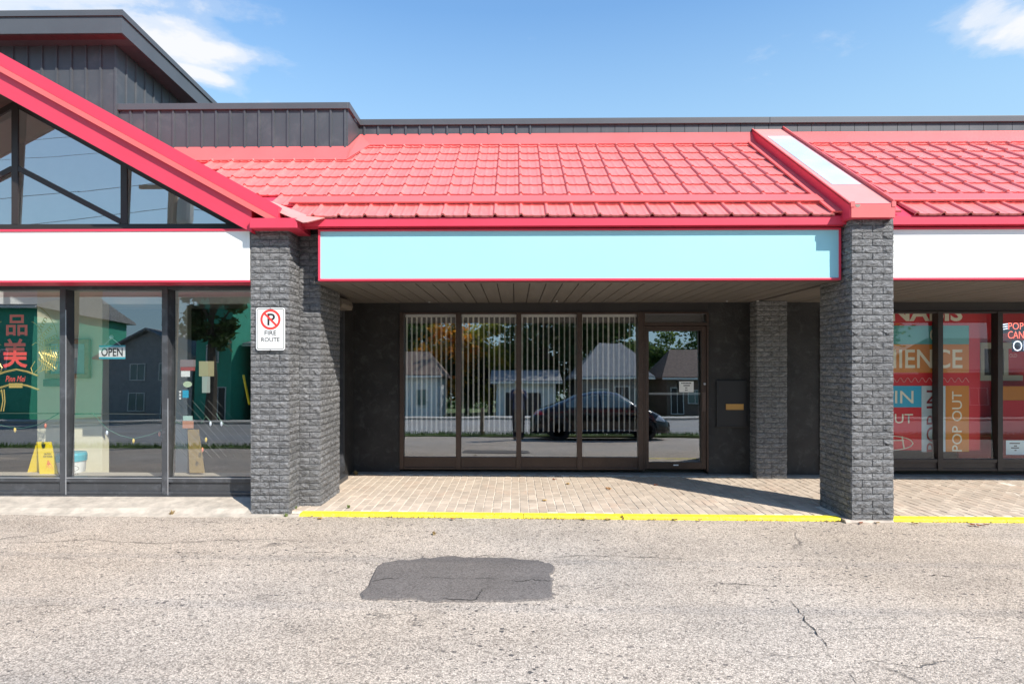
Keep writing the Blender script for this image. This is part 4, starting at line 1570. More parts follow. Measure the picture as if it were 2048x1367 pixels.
for zz_ in (fz1 - 0.006, fz0 + 0.006):
    mb = MB(); mb.lathe([(0.006, YF_ - 0.004), (0.007, YF_ - 0.001), (0.007, YF_ + 0.02)], (cxs, 0, zz_), 8, 'y'); mb.build('bolt', PALEFR, fr)

# notice on the door
nx0, nx1, nz0, nz1 = gx(1358, YB), gx(1387, YB), gz(783.5, YB), gz(762, YB)
YN = YB + 0.008
th = thing('door_notice', ((nx0 + nx1) / 2, YN, nz0), 'small white printed notice taped inside the glass door', 'notice')
mb = MB(); mb.box(nx0, nx1, YB - 0.006, YB - 0.004, nz0, nz1); mb.build('sheet', PAPER, th)
mb = MB()
for r_, (a, b) in enumerate(((.15, .85), (.3, .75), (.42, .58), (.4, .6))):
    zc_ = nz1 - 0.025 - r_ * 0.034
    nn = 7 if r_ < 2 else 2
    for i in range(nn):
        xa = nx0 + (nx1 - nx0) * (a + (b - a) * i / nn)
        mb.quad((xa, YB - 0.0075, zc_ - .008), (xa + (nx1 - nx0) * (b - a) / nn * .75, YB - 0.0075, zc_ - .008), (xa + (nx1 - nx0) * (b - a) / nn * .75, YB - 0.0075, zc_ + .008), (xa, YB - 0.0075, zc_ + .006))
mb.build('print', BLACK, th)

# vertical blinds, one per window bay
names = ['leftmost window bay', 'second window bay from the left', 'third window bay from the left', 'window bay next to the glass door']
YBL = YB + 0.125
me_s = None
random.seed(5)
for i in range(4):
    a, b = muls[i] + 0.03, muls[i + 1] - 0.03
    th = thing('vertical_blind', ((a + b) / 2, YBL, 0.6), 'white vertical blind with turned slats in the ' + names[i], 'blind', 'vertical blinds')
    zt = gz(629, YBL); zl = gz(863, YBL)
    mb = MB(); mb.box(a, b, YBL - 0.02, YBL + 0.02, zt - 0.035, zt + 0.02); mb.build('headrail', BLIND, th)
    n_ = 11
    for k in range(n_):
        x = a + 0.02 + (b - a - 0.04) * k / (n_ - 1)
        ang = R(56 + random.uniform(-5, 5))
        if i == 3 and k == 5: ang = R(35)
        if i == 3 and k in (3, 7, 9): ang = R(52)
        if i == 1 and k == 0: ang = R(45)
        zl2 = zl + random.uniform(-.006, .006)
        mb = MB()
        c, s = math.cos(ang), math.sin(ang)
        w_ = 0.034
        for zz_ in (zl2, zt - 0.035):
            for t_ in (-0.5, -0.25, 0, 0.25, 0.5):
                bow = 0.006 * (1 - 4 * t_ * t_)
                mb.v.append((x + t_ * w_ * c - bow * s, YBL + 0.02 + t_ * w_ * s + bow * c, zz_))
        for q in range(4):
            mb.f.append((q, q + 1, 6 + q, 5 + q)); mb.m.append(0)
        so_ = mb.build('slat', BLIND, th)
        sm_ = so_.modifiers.new('thickness', 'SOLIDIFY'); sm_.thickness = 0.004

# ================================================================== RIGHT SHOP DECALS
YD = YB + 0.115
DRED = pbr('decal_red', (0.58, 0.014, 0.024), 0.5)
DTEAL = pbr('decal_teal', (0.09, 0.36, 0.35), 0.5)
DOCH = pbr('decal_ochre', (0.60, 0.215, 0.02), 0.5)
DBLUE = pbr('decal_blue', (0.03, 0.38, 0.58), 0.5)
DGREY = pbr('decal_pale', (0.5, 0.62, 0.66), 0.5)
DLET = pbr('decal_lettering', (0.78, 0.74, 0.58), 0.5)
DPINK = pbr('decal_line', (0.75, 0.45, 0.42), 0.5)


def decal(parent, name, px0, px1, py0, py1, m, dy=0.0):
    mb = MB()
    a = at(px0, py0, YD + dy); b = at(px1, py1, YD + dy)
    mb.box(a.x, b.x, YD + dy, YD + dy + 0.002, b.z, a.z)
    return mb.build(name, m, parent)


def dtext(parent, s, px0, px1, py0, py1, m, dy=-0.004, rot=0.0, off=0.0, name='lettering'):
    a = at(px0, py0, YD + dy); b = at(px1, py1, YD + dy)
    c = ((a.x + b.x) / 2, YD + dy, (a.z + b.z) / 2)
    if rot == 0:
        return text(name, s, a.z - b.z, m, c, parent, width=b.x - a.x, off=off)
    return text(name, s, b.x - a.x, m, c, parent, width=a.z - b.z, roty=R(90), off=off)


pst = thing('window_graphic', (gx(1860, YD), YD, 0.3), 'large red and ochre lettered graphic behind the right shop windows', 'window graphic')
decal(pst, 'backing', 1642, 1960, 620, 900, DRED)
decal(pst, 'teal_band', 1642, 1938, 651, 688, DTEAL, -0.0025)
decal(pst, 'ochre_band', 1642, 1938, 688.3, 745, DOCH, -0.0025)
decal(pst, 'blue_block', 1642, 1843, 771, 814, DBLUE, -0.0025)
decal(pst, 'pale_block', 1843.3, 1891, 771, 903, DGREY, -0.0025)
decal(pst, 'ochre_block', 1891.3, 1938, 771, 903, DOCH, -0.0025)
dtext(pst, 'NABIS', 1782, 1925, 609, 642, DLET, off=0.03)
dtext(pst, 'VENIENCE', 1705, 1925, 698, 736, DLET, off=0.012)
dtext(pst, 'C', 1860, 1874, 657, 681, DLET, off=0.02)
dtext(pst, 'IN', 1790, 1827, 781, 806, DLET, off=0.005)
dtext(pst, 'OUT', 1765, 1826, 827, 846, DLET, off=0.005)
dtext(pst, 'POP IN', 1853, 1876, 780, 903, pbr('decal_dark_red', (0.25, 0.01, 0.02), 0.5), rot=1, off=0.005)
dtext(pst, 'POP OUT', 1904, 1924, 782, 902, DLET, rot=1, off=0.004)
mb = MB()
pts = []
for i in range(0, 181):
    px = 1700 + (1938 - 1700) * i / 180
    pts.append(at(px, 759.5 + 4.2 * math.sin((px - 1790) * 2 * math.pi / 14.5), YD - 0.005))
mb.tube(pts, 0.0035, 4); mb.build('wavy_line', DPINK, pst)
mb = MB()
mb.tube([at(1775 + 51 * t, 886 - 15 * math.sqrt(max(0, 1 - t * t)), YD - 0.005) for t in [i / 12 for i in range(13)]], 0.007, 5)
mb.tube([at(1775 + 51 * t, 886 + 14 * math.sqrt(max(0, 1 - t * t)), YD - 0.005) for t in [i / 12 for i in range(13)]], 0.007, 5)
mb.tube([at(1785, 880, YD - .005), at(1808, 880, YD - .005)], 0.007, 5); mb.tube([at(1804, 872, YD - .005), at(1808, 897, YD - .005)], 0.01, 5)
mb.build('emblem', DLET, pst)

# framed shop counter opening further in, red display and neon
YI = YB + 0.9
cf = thing('counter_hatch', (gx(1990, YI), YI, 1.0), 'pale framed hatch in the red wall of the right shop', 'hatch')
def fbox(px0, px1, py0, py1, m, par, nm, dy=0.0):
    a = at(px0, py0, YI + dy); b = at(px1, py1, YI + dy)
    mb = MB(); mb.box(a.x, b.x, YI + dy, YI + dy + 0.04, b.z, a.z); return mb.build(nm, m, par)
HATCH = pbr('hatch_frame', (0.42, 0.42, 0.33), 0.6)
fbox(1961, 2046, 685, 697, HATCH, cf, 'frame'); fbox(1961, 2046, 750, 761, HATCH, cf, 'frame'); fbox(1961, 1969, 697.2, 749.8, HATCH, cf, 'frame'); fbox(2008, 2017, 697.2, 749.8, HATCH, cf, 'frame')
fbox(1969, 2008, 697, 750, ROOM_DK, cf, 'opening', 0.03)
mb = MB(); mb.box(gx(1925, YI), XRE - 0.01, YI + 0.08, YI + 0.12, 0.03, 2.65); mb.build('interior_wall', DRED, shop2)
ds = thing('display_stand', (gx(2040, YI), YI, 0.0), 'red and orange product display low in the rightmost window', 'display')
fbox(2006, 2100, 772, 800, DOCH, ds, 'orange_panel', -0.2); fbox(2006, 2100, 800.4, 880, DRED, ds, 'red_panel', -0.2)
fbox(2001, 2006, 770, 882, HATCH, ds, 'edge', -0.21)
ns = thing('shop_notice', (gx(2030, YD), YD, 0.3), 'white notice with black print low in the rightmost window', 'notice')
decal(ns, 'sheet', 2012, 2060, 880, 909, pbr('notice_blue_white', (0.62, 0.74, 0.78), 0.6))
mb = MB()
for (a, b, c_) in ((2019, 2040, 886), (2028, 2034, 891), (2022, 2038, 895), (2029, 2033, 900)):
    p = at(a, c_ - 1, YD - .003); q = at(b, c_ + 1, YD - .003)
    mb.quad((p.x, YD - .003, q.z), (q.x, YD - .003, q.z), (q.x, YD - .003, p.z), (p.x, YD - .003, p.z))
mb.build('print', BLACK, ns)
NEONR = pbr('neon_red', (0.8, 0.1, 0.08), 0.4, emit=(1.0, 0.16, 0.10), estr=1.6)
NEONW = pbr('neon_white', (0.8, 0.85, 0.9), 0.4, emit=(0.75, 0.85, 1.0), estr=1.3)
NAVY = pbr('neon_backing', (0.01, 0.014, 0.05), 0.4)
ne = thing('neon_sign', (gx(2060, YD), YD, 1.7), 'glowing red and white neon letters in the rightmost window', 'neon sign')
decal(ne, 'backing', 2004, 2062, 647, 666, NAVY, 0.012)
decal(ne, 'backing', 2024, 2094, 680, 703, NAVY, 0.011)
dtext(ne, 'POP', 2017, 2047, 645, 658.5, NEONR, off=-0.012)
dtext(ne, 'CANN', 2016, 2060, 662, 676.5, NEONR, off=-0.012)
dtext(ne, 'OPEN', 2026, 2090, 681, 701.5, NEONW, off=-0.012)
mb = MB()
for k in range(3): mb.tube([at(2005 + k, 649 + k * 4.5, YD - .004), at(2015, 647.5 + k * 4.5, YD - .004)], 0.006, 5)
mb.build('stripes', NEONW, ne)
dtext(ne, 'OLD', 2019, 2034, 707, 714, DPINK, off=-0.01)

# ================================================================== RESTAURANT WINDOW THINGS
YS = YW + 0.10
hs = thing('hanging_emblem', (gx(38, YS), YS, gz(780, YS)), 'red Chinese characters between gold filigree on the leftmost restaurant window', 'emblem')
text('character', '品', 0.245, REDCH, at(33.5, 650, YS), hs, width=0.25, off=0.018)
text('character', '美', 0.34, REDCH, at(30, 706, YS), hs, width=0.29, off=0.02)
text('lettering', 'Pinn Mei', 0.07, REDCH, at(31, 757, YS), hs, width=0.235, shear=0.3, off=0.01)


def ptube(pts, r, m, par, nm, seg=5, y=YS):
    mb = MB()
    for pl in pts:
        mb.tube([at(a, b, y) for a, b in pl], r, seg)
    return mb.build(nm, m, par)


def arc(cx_, cy_, rx, ry, a0, a1, n=14):
    return [(cx_ + rx * math.cos(R(a0 + (a1 - a0) * i / n)), cy_ - ry * math.sin(R(a0 + (a1 - a0) * i / n))) for i in range(n + 1)]


ptube([[(0, 747), (12, 743), (33, 738.5), (55, 743), (76, 751)], [(0, 775), (20, 769), (33, 767.5), (55, 771), (78, 779)]] + [[(20 + i * 3.3, 766), (20 + i * 3.3, 775)] for i in range(8)], 0.012, GOLD, hs, 'base_arc')
fil = []
random.seed(8)
for side in (1, -1):
    mx = lambda x: x if side > 0 else 66 - x
    for r_ in range(7):                          # scaled body
        for k in range(9):
            a = R(-30 + k * 17)
            rad = 40 + r_ * 5.2 - 12
            cx_, cy_ = 58 + rad * math.cos(a) * 0.95, 700 - rad * math.sin(a) * 1.25
            if cy_ > 625 and cx_ > 78:
                fil.append([(mx(x), y) for x, y in arc(cx_, cy_, 3.4, 4.4, 0, 320, 6)])
    fil.append([(mx(x), y) for x, y in arc(58, 700, 60, 92, -25, 75)])
    fil.append([(mx(x), y) for x, y in arc(58, 700, 32, 58, -25, 80)])
    fil.append([(mx(x), y) for x, y in ((64, 690), (72, 684), (80, 692), (78, 704), (86, 716), (82, 730), (74, 740), (66, 748), (62, 735), (70, 722))])
    fil.append([(mx(x), y) for x, y in ((76, 745), (88, 738), (98, 740), (104, 728), (112, 716), (118, 700))])
    fil.append([(mx(x), y) for x, y in ((92, 745), (94, 728), (104, 710), (100, 694))])
    for k in range(7):
        fil.append([(mx(84 + k * 4), 742 - k * 1.2), (mx(88 + k * 4.3), 722 - k * 2), (mx(84 + k * 4.5), 704)])
ptube(fil, 0.0045, GOLD, hs, 'gold_filigree', 4)
ptube([[(3, 778), (6, 800), (2, 822)], [(8, 778), (10, 802), (7, 822)], [(0, 780), (-4, 800), (-2, 822)]], 0.006, GOLD, hs, 'tassel')

# OPEN plate on its suction hook
op = thing('open_sign', (gx(224, YS), YS, gz(718, YS)), 'white and teal OPEN plate hanging from a suction hook on the window', 'sign')
a, b = at(198, 690, YS), at(250.5, 717.5, YS)
mb = MB(); mb.box(a.x, b.x, YS, YS + 0.004, b.z, a.z); mb.build('plate', TEAL, op)
mb = MB(); mb.box(a.x, b.x, YS - 0.002, YS - 0.0005, b.z + 0.022, a.z - 0.022); mb.build('white_field', WHITE, op)
text('lettering', 'OPEN', 0.098, BLACK, ((a.x + b.x) / 2, YS - 0.003, (a.z + b.z) / 2), op, width=0.25, off=0.018)
ptube([[(208, 690), (223, 676)], [(241, 690), (224, 676)]], 0.003, WHITE, op, 'cord')
c_ = at(223.5, 674, YS)
mb = MB(); mb.lathe([(0.012, YS - 0.03), (0.02, YS - 0.02), (0.026, YS - 0.005)], (c_.x, 0, c_.z), 14, 'y'); mb.build('suction_hook', PALEFR, op)

# wet floor sign
YF2 = YW + 0.30
wf = thing('wet_floor_sign', (gx(90, YF2), YF2, zs3 - 0.02), 'yellow folding wet floor sign standing inside the left window', 'floor sign')
zl0 = zs3 - 0.02
p = lambda px, py, y: at(px, py, y)
q = [p(81, 953, YF2), p(118, 953, YF2), p(103, 883, YF2 + .02), p(76, 883, YF2 + .02)]
mb = MB(); mb.quad(*q); o = mb.build('front_leaf', YEL2, wf); o.modifiers.new('t', 'SOLIDIFY').thickness = 0.012
q2 = [p(52, 953, YF2 + .1), p(84, 953, YF2 + .16), p(84, 883, YF2 + .05), p(73, 884, YF2 + .03)]
mb = MB(); mb.quad(*q2); o = mb.build('rear_leaf', YEL2, wf); o.modifiers.new('t', 'SOLIDIFY').thickness = 0.012
mb = MB()
mb.quad(*[p(a, b, YF2 - 0.004) for a, b in ((82.5, 887.5), (91, 887), (90, 894), (86.5, 896), (84, 894))]); mb.build('hand_hole', BLACK, wf)
text('lettering', 'CAUTION', 0.022, BLACK, p(95, 907, YF2 - .004), wf, width=0.085, off=0.01)
text('lettering', 'WET FLOOR', 0.022, BLACK, p(95.5, 912.5, YF2 - .004), wf, width=0.115, off=0.01)
mb = MB(); mb.quad(*[p(a, b, YF2 - .005) for a, b in ((91, 940.5), (107.5, 938), (104, 932), (96, 919.5))]); mb.build('warning_triangle', ORANGE, wf)
ptube([[(91, 940.5), (107.5, 938), (104, 932), (96, 919.5), (91, 940.5)], [(95, 927), (103, 937)], [(99, 926), (95, 932), (99, 936)]], 0.0025, SIGNRED, wf, 'triangle_outline', 4, YF2 - .006)
text('lettering', 'CUIDADO', 0.022, BLACK, p(101.5, 946, YF2 - .004), wf, width=0.115, off=0.01)
# tub with teal lid
tb = thing('tub', (gx(141, YF2), YF2 + 0.06, zl0), 'white plastic tub with teal lid behind the window mullion', 'tub')
c_ = at(141, 953, YF2 + 0.1)
tr_ = (gx(166, YF2 + 0.1) - gx(117, YF2 + 0.1)) / 2
mb = MB(); mb.lathe([(tr_ * .9, zl0), (tr_ * .98, gz(922, YF2 + .1))], (c_.x, YF2 + 0.12, 0), 24); mb.build('body', WHITE, tb)
mb = MB(); mb.lathe([(tr_ * 1.03, gz(923, YF2 + .1)), (tr_ * 1.05, gz(911, YF2 + .1)), (tr_ * .97, gz(906.5, YF2 + .1))], (c_.x, YF2 + 0.12, 0), 24); mb.build('lid', TEAL, tb)

ytb = YF2 + 0.12 - tr_ * 1.0
ptube([arc(143, 936, 15, 5.5, -80, 80, 10)], 0.0022, BLACK, tb, 'logo_outline', 4, ytb)
text('lettering', 'CAN', 0.03, BLACK, at(151, 948, ytb), tb, width=0.085, off=0.005)

# framed board on the cream partition
YP = YBK - 0.01
bd = thing('notice_board', (gx(140, YP), YP, gz(755, YP)), 'oak framed notice board with pinned papers on the cream wall', 'notice board')
a, b = at(95, 678, YP), at(183, 756, YP)
t = 0.06
mb = MB()
mb.box(a.x, b.x, YP - 0.05, YP - 0.001, a.z - t, a.z); mb.box(a.x, b.x, YP - 0.05, YP - 0.001, b.z, b.z + t)
mb.box(a.x, a.x + t, YP - 0.049, YP - 0.001, b.z + t, a.z - t); mb.box(b.x - t, b.x, YP - 0.049, YP - 0.001, b.z + t, a.z - t)
mb.build('frame', WOOD, bd, bevel=0.005)
mb = MB(); mb.box(a.x + t, b.x - t, YP - 0.02, YP - 0.002, b.z + t, a.z - t); mb.build('board', pbr('board_blue', (0.38, 0.47, 0.48), 0.6, var=0.15, vscale=6), bd)
for (x0, x1, y0, y1) in ((105, 128, 700, 722), (133, 155, 696, 715)):
    p0, p1 = at(x0, y0, YP - .024), at(x1, y1, YP - .024)
    mb = MB(); mb.box(p0.x, p1.x, YP - 0.026, YP - 0.022, p1.z, p0.z); mb.build('pinned_sheet', PAPER, bd)
mb = MB(); p0, p1 = at(90, 758, YP), at(128, 772, YP); mb.box(p0.x, p1.x, YP - 0.03, YP - 0.001, p1.z, p0.z)
tag(mb.build('wall_box', pbr('grey_box', (0.2, 0.2, 0.17), 0.6)), 'dull grey box mounted below the oak notice board', 'box')

# stickers and papers on the right pane
YSt = YW + 0.075
for (x0, x1, y0, y1, m_, lab) in ((360, 391, 719, 733, pbr('poster_dark', (0.25, 0.2, 0.2), 0.6), 'dark photo leaflet at the top of the sticker column'),
                                  (361, 390, 733.5, 741, pbr('leaflet_red', (0.35, 0.07, 0.06), 0.6), 'narrow red strip leaflet among the window stickers'),
                                  (362, 380, 741.5, 753, PAPER, 'white card below the red strip on the window'),
                                  (398, 428, 722, 752, pbr('poster_tan', (0.38, 0.33, 0.18), 0.6), 'tan poster taped on the right restaurant pane'),
                                  (404, 420, 752.5, 785, pbr('poster_pale', (0.34, 0.37, 0.33), 0.6), 'pale sheet hanging below the tan poster'),
                                  (365, 377, 780, 795, DBLUE, 'blue square sticker on the right restaurant pane'),
                                  (366, 385, 831, 840, pbr('poster_mint', (0.45, 0.62, 0.55), 0.6), 'mint sticker above the orange menu card'),
                                  (365, 387, 841, 856, pbr('poster_orange', (0.5, 0.22, 0.13), 0.6), 'orange menu card low on the right restaurant pane')):
    p0, p1 = at(x0, y0, YSt), at(x1, y1, YSt)
    mb = MB(); mb.box(p0.x, p1.x, YSt, YSt + 0.002, p1.z, p0.z)
    tag(mb.build('window_sticker', m_), lab, 'sticker')
mb = MB()
mb.prism([(at(375 + 9 * math.cos(t_ * math.pi / 10), 768 - 6 * math.sin(t_ * math.pi / 10), YSt).x, at(375, 768 - 6 * math.sin(t_ * math.pi / 10), YSt).z) for t_ in range(20)], 'y', YSt, YSt + 0.002)
tag(mb.build('window_sticker', pbr('sticker_lime', (0.5, 0.6, 0.4), 0.6)), 'oval pale green sticker on the right restaurant pane', 'sticker')
for k, yy in enumerate((783, 789.5, 796)):
    p0, p1 = at(358, yy - 2, YSt), at(362, yy + 2, YSt)
    mb = MB(); mb.box(p0.x, p1.x, YSt, YSt + 0.002, p1.z, p0.z)
    tag(mb.build('window_sticker', PAPER), 'tiny white sticker, %s of a column of three' % ('top', 'middle', 'bottom')[k], 'sticker', 'tiny sticker column')
# brochure stand
YBS = YW + 0.33
mb = MB()
p0, p1 = at(376, 850, YBS), at(402, 945, YBS)
mb.quad(at(376, 858, YBS), at(398, 858, YBS), at(410, 945, YBS - .05), at(380, 945, YBS - .05))
o = mb.build('menu_holder', pbr('menu_yellow', (0.30, 0.20, 0.07), 0.5)); o.modifiers.new('t', 'SOLIDIFY').thickness = 0.01
tag(o, 'leaning yellow menu card behind the right restaurant pane', 'menu card')
mb = MB(); mb.tube([at(487, 750, YW + .3), at(499, 808, YW + .2)], 0.014, 6)
tag(mb.build('broom_handle', YEL2), 'slanting yellow broom handle beside the brick pier window', 'broom')

# string of christmas lights
lt = thing('light_string', (gx(220, YS), YS + 0.05, gz(860, YS)), 'sagging string of coloured bulbs across the restaurant windows', 'string lights')
YL = YS + 0.03
runs = [[(0, 849), (20, 854), (45, 856), (80, 848), (118, 826)], [(118, 826), (150, 828), (186, 826), (200, 842), (215, 858), (240, 870), (267, 877), (300, 869), (325, 859)], [(342, 846), (355, 844), (368, 850)], [(402, 846), (412, 832), (420, 842)], [(432, 826), (440, 838), (448, 848), (458, 852)]]
ptube(runs, 0.0055, GREEN_W, lt, 'cable', 5, YL)
bcols = [((0.85, 0.6, 0.12), 'amber_bulb'), ((0.8, 0.25, 0.15), 'red_bulb'), ((0.75, 0.8, 0.9), 'clear_bulb')]
bm_ = [pbr(n_, c_, 0.2, coat=0.4) for c_, n_ in bcols]
for k, (a, b) in enumerate(((30, 860), (91, 852), (214, 866), (267, 882), (319, 868), (421, 848), (412, 880), (405, 900), (443, 848))):
    mb = MB(); p0 = at(a, b - 4, YL); mb.lathe([(0.006, p0.z + .01), (0.014, p0.z - .01), (0.012, p0.z - .03), (0.002, p0.z - .05)], (p0.x, YL, 0), 8)
    mb.build('bulb', bm_[k % 3], lt, smooth=True)
ptube([[(0, 826), (118, 826)], [(118, 826), (330, 828)]], 0.006, pbr('rail_dark', (0.06, 0.06, 0.04), 0.5), lt, 'rail', 5, YW + 0.16)
# lattice screen strips behind the glass
lat = thing('lattice_screen', (gx(430, YW + .4), YW + 0.4, zl0), 'thin diagonal cord lattice behind the right restaurant pane', 'lattice')
dl = []
for k in range(11):
    x0 = 342 + k * 16
    for (ya, yb_) in ((800, 915),):
        L = yb_ - ya
        pa, pb = (x0 - 70, ya), (x0 - 70 + L * 0.9, yb_)
        t0 = max(0, (345 - pa[0]) / (pb[0] - pa[0])); t1 = min(1, (498 - pa[0]) / (pb[0] - pa[0]))
        if t1 > t0: dl.append([(pa[0] + (pb[0] - pa[0]) * t0, ya + L * t0), (pa[0] + (pb[0] - pa[0]) * t1, ya + L * t1)])
ptube(dl, 0.0016, pbr('lattice_cord', (0.16, 0.16, 0.15), 0.6), lat, 'cord', 4, YW + 0.2)

# ================================================================== LITTER
random.seed(17)
LEAFM = [pbr('dry_leaf_a', (0.36, 0.17, 0.05), 0.8), pbr('dry_leaf_b', (0.42, 0.26, 0.07), 0.8), pbr('dry_leaf_c', (0.28, 0.09, 0.04), 0.8)]


def leaf_mesh(m):
    mb = MB()
    rim = []
    n_ = 15
    for i in range(n_):
        a = 2 * math.pi * i / n_
        r = 0.035 * (1.0 if i % 3 == 0 else 0.55) * random.uniform(.8, 1.2)
        rim.append((r * math.cos(a), r * math.sin(a), 0.006 + random.uniform(0, .014)))
    mb.v = [(0, 0, 0.006)] + rim
    for i in range(n_):
        mb.f.append((0, 1 + i, 1 + (i + 1) % n_)); mb.m.append(0)
    return mb.mesh('fallen_leaf', m)


lms = [leaf_mesh(m) for m in LEAFM for _ in range(2)]
for (px, py) in ((1037, 951), (1109, 958), (1136, 967), (1215, 975), (1089, 1001), (1312, 968), (1218, 977)):
    Y = 1.59 * F / (py - HY)
    x = gx(px, Y)
    o = link('fallen_leaf', random.choice(lms), None, loc=(x, Y, zfloor(x) + 0.002), rot=(0, 0, random.uniform(0, 6)))
    tag(o, 'dry brown leaf lying on the paved walkway', 'leaf', 'leaves on the walkway')
for (px, py) in ((640, 1039), (905, 1040), (1168, 1040), (1215, 1040), (1350, 1041), (1400, 1042), (1722, 1048), (1752, 1047), (1945, 1052), (1958, 1053), (1972, 1051), (1830, 1049)):
    P = lot_hit(px, py)
    o = link('fallen_leaf', random.choice(lms), None, loc=(P.x, P.y, P.z + 0.008), rot=(random.uniform(-.2, .2), 0, random.uniform(0, 6)))
    tag(o, 'dry rust coloured leaf lying along the foot of the yellow kerb', 'leaf', 'leaves along the kerb')


def weed(loc, n_, h, m, label, cat='weed', group=None):
    mb = MB()
    for i in range(n_):
        a = random.uniform(0, 6.28); r = random.uniform(0, h * .9)
        d = Vector((math.cos(a), math.sin(a), 0))
        tip = Vector(loc) + d * r + Vector((0, 0, h * random.uniform(.3, 1)))
        s = Vector((-d.y, d.x, 0)) * random.uniform(.003, .008)
        b0 = Vector(loc) + d * random.uniform(0, .02)
        mid = b0.lerp(tip, .55) + Vector((0, 0, .01))
        b = len(mb.v)
        mb.v += [tuple(b0 - s * .5), tuple(b0 + s * .5), tuple(mid + s), tuple(tip), tuple(mid - s)]
        mb.f.append((b, b + 1, b + 2, b + 3, b + 4)); mb.m.append(0)
    tag(mb.build('weed', m), label, cat, group)


WG = pbr('weed_green', (0.12, 0.16, 0.04), 0.8, var=0.3, vscale=20)
WD = pbr('weed_dry', (0.34, 0.24, 0.10), 0.8, var=0.3, vscale=20)
for (px, py, m_, n_, h, lab) in ((868, 1069, WD, 26, .03, 'small dry weed in the asphalt above the dark patch'),
                                 (343, 1030, WD, 22, .06, 'dry weed tuft sprouting from the tan apron'),
                                 (572, 1034, WG, 26, .04, 'green weed at the end of the yellow kerb'),
                                 (590, 1022, WG, 30, .06, 'leafy weed in the corner between the two brick piers'),
                                 (1245, 1038, WD, 18, .05, 'dry weed at the kerb joint below the glass door')):
    P = lot_hit(px, py); weed((P.x, P.y, P.z + .005), n_, h, m_, lab)
Y = 1.59 * F / (1018 - HY); weed((gx(697, Y), Y, 0.0), 34, .035, WG, 'flat green weed on the pavers near the brick pier')
Y = 8.1
weed((gx(712, Y), Y, 0.0), 50, .06, WD, 'heap of dry leaf litter in the back left corner of the walkway', 'leaf litter')

# ================================================================== STREET BEHIND THE CAMERA (seen in the glass)
# ---- black rounded coupe
CARP = pbr('black_car_paint', (0.005, 0.005, 0.006), 0.15, coat=0.3)
CARG = pbr('car_glass', (0.16, 0.24, 0.24), 0.05, coat=0.5)
TYRE = pbr('tyre', (0.015, 0.015, 0.015), 0.8)
RIM = pbr('wheel_rim', (0.10, 0.10, 0.11), 0.3, metal=0.8)
CHROME = pbr('chrome', (0.6, 0.6, 0.62), 0.15, metal=1.0)
LAMPR = pbr('tail_lamp', (0.65, 0.01, 0.015), 0.25, coat=0.6)
LAMPW = pbr('head_lamp', (0.6, 0.62, 0.62), 0.1, coat=0.8)
CX0_, CXL, CY_, CZ_ = 0.45, 4.35, -1.05, zlot(2.6, -1.0)
car = thing('parked_car', (CX0_ + CXL / 2, CY_, CZ_), 'black rounded two door car parked in the lot, mirrored in the windows', 'car')


def interp(tab, x):
    for (a, b), (c, d_) in zip(tab, tab[1:]):
        if a <= x <= c:
            t = (x - a) / (c - a)
            t = t * t * (3 - 2 * t) * 0.5 + t * 0.5
            return b + (d_ - b) * t
    return tab[-1][1] if x > tab[-1][0] else tab[0][1]


BODYT = [(0, .62), (.06, .78), (.25, .93), (.6, 1.05), (.95, 1.2), (1.4, 1.38), (1.9, 1.47), (2.3, 1.48), (2.6, 1.43), (2.9, 1.27), (3.15, 1.06), (3.3, 1.0), (3.7, .93), (4.0, .82), (4.22, .66), (4.35, .52)]
BELT = [(0, .6), (.5, .9), (1.2, .94), (3.1, .95), (3.6, .88), (4.35, .5)]
PLAN = [(0, .55), (.15, .74), (.6, .87), (1.2, .88), (3.2, .87), (3.8, .84), (4.15, .72), (4.35, .5)]


def car_half(x, z):
    w = interp(PLAN, x); bt = interp(BELT, x); tp = interp(BODYT, x)
    if z <= bt:
        k = (z - 0.22) / max(bt - 0.22, .01)
        return w * (0.94 + 0.06 * math.sin(max(0, min(1, k)) * math.pi))
    k = (z - bt) / max(tp - bt, .01)
    return w * (0.94 - 0.30 * k ** 1.3) * math.sqrt(max(0.0, 1 - max(0, k - .0) ** 6 * 0.999)) if tp > bt + .02 else w * .94


mb = MB()
NX, NZ = 44, 16
for i in range(NX + 1):
    x = CXL * i / NX
    tp = interp(BODYT, x)
    row = []
    for j in range(NZ + 1):
        z = 0.22 + (tp - 0.22) * (1 - (1 - j / NZ) ** 1.4)
        row.append((x, car_half(x, min(z, tp - 0.0005)), z))
    ring_ = [(CX0_ + a, CY_ + b, CZ_ + c) for a, b, c in row] + [(CX0_ + a, CY_ - b, CZ_ + c) for a, b, c in reversed(row)]
    mb.v += ring_
n_ = 2 * (NZ + 1)
for i in range(NX):
    for k in range(n_):
        k2 = (k + 1) % n_
        mb.f.append((i * n_ + k, i * n_ + k2, (i + 1) * n_ + k2, (i + 1) * n_ + k)); mb.m.append(0)
mb.f.append(tuple(range(n_))); mb.f.append(tuple(NX * n_ + k for k in range(n_))); mb.m += [0, 0]
mb.build('body', CARP, car, smooth=True)


def car_patch(name, m, xs, zlo, zhi, side, off=0.006, nz=4, par=None):
    mb = MB()
    for x in xs:
        for j in range(nz + 1):
            z = zlo(x) + (zhi(x) - zlo(x)) * j / nz
            mb.v.append((CX0_ + x, CY_ + side * (car_half(x, z) + off), CZ_ + z))
    for i in range(len(xs) - 1):
        for j in range(nz):
            a = i * (nz + 1) + j
            mb.f.append((a, a + 1, a + nz + 2, a + nz + 1)); mb.m.append(0)
    return mb.build(name, m, par or car, smooth=True)


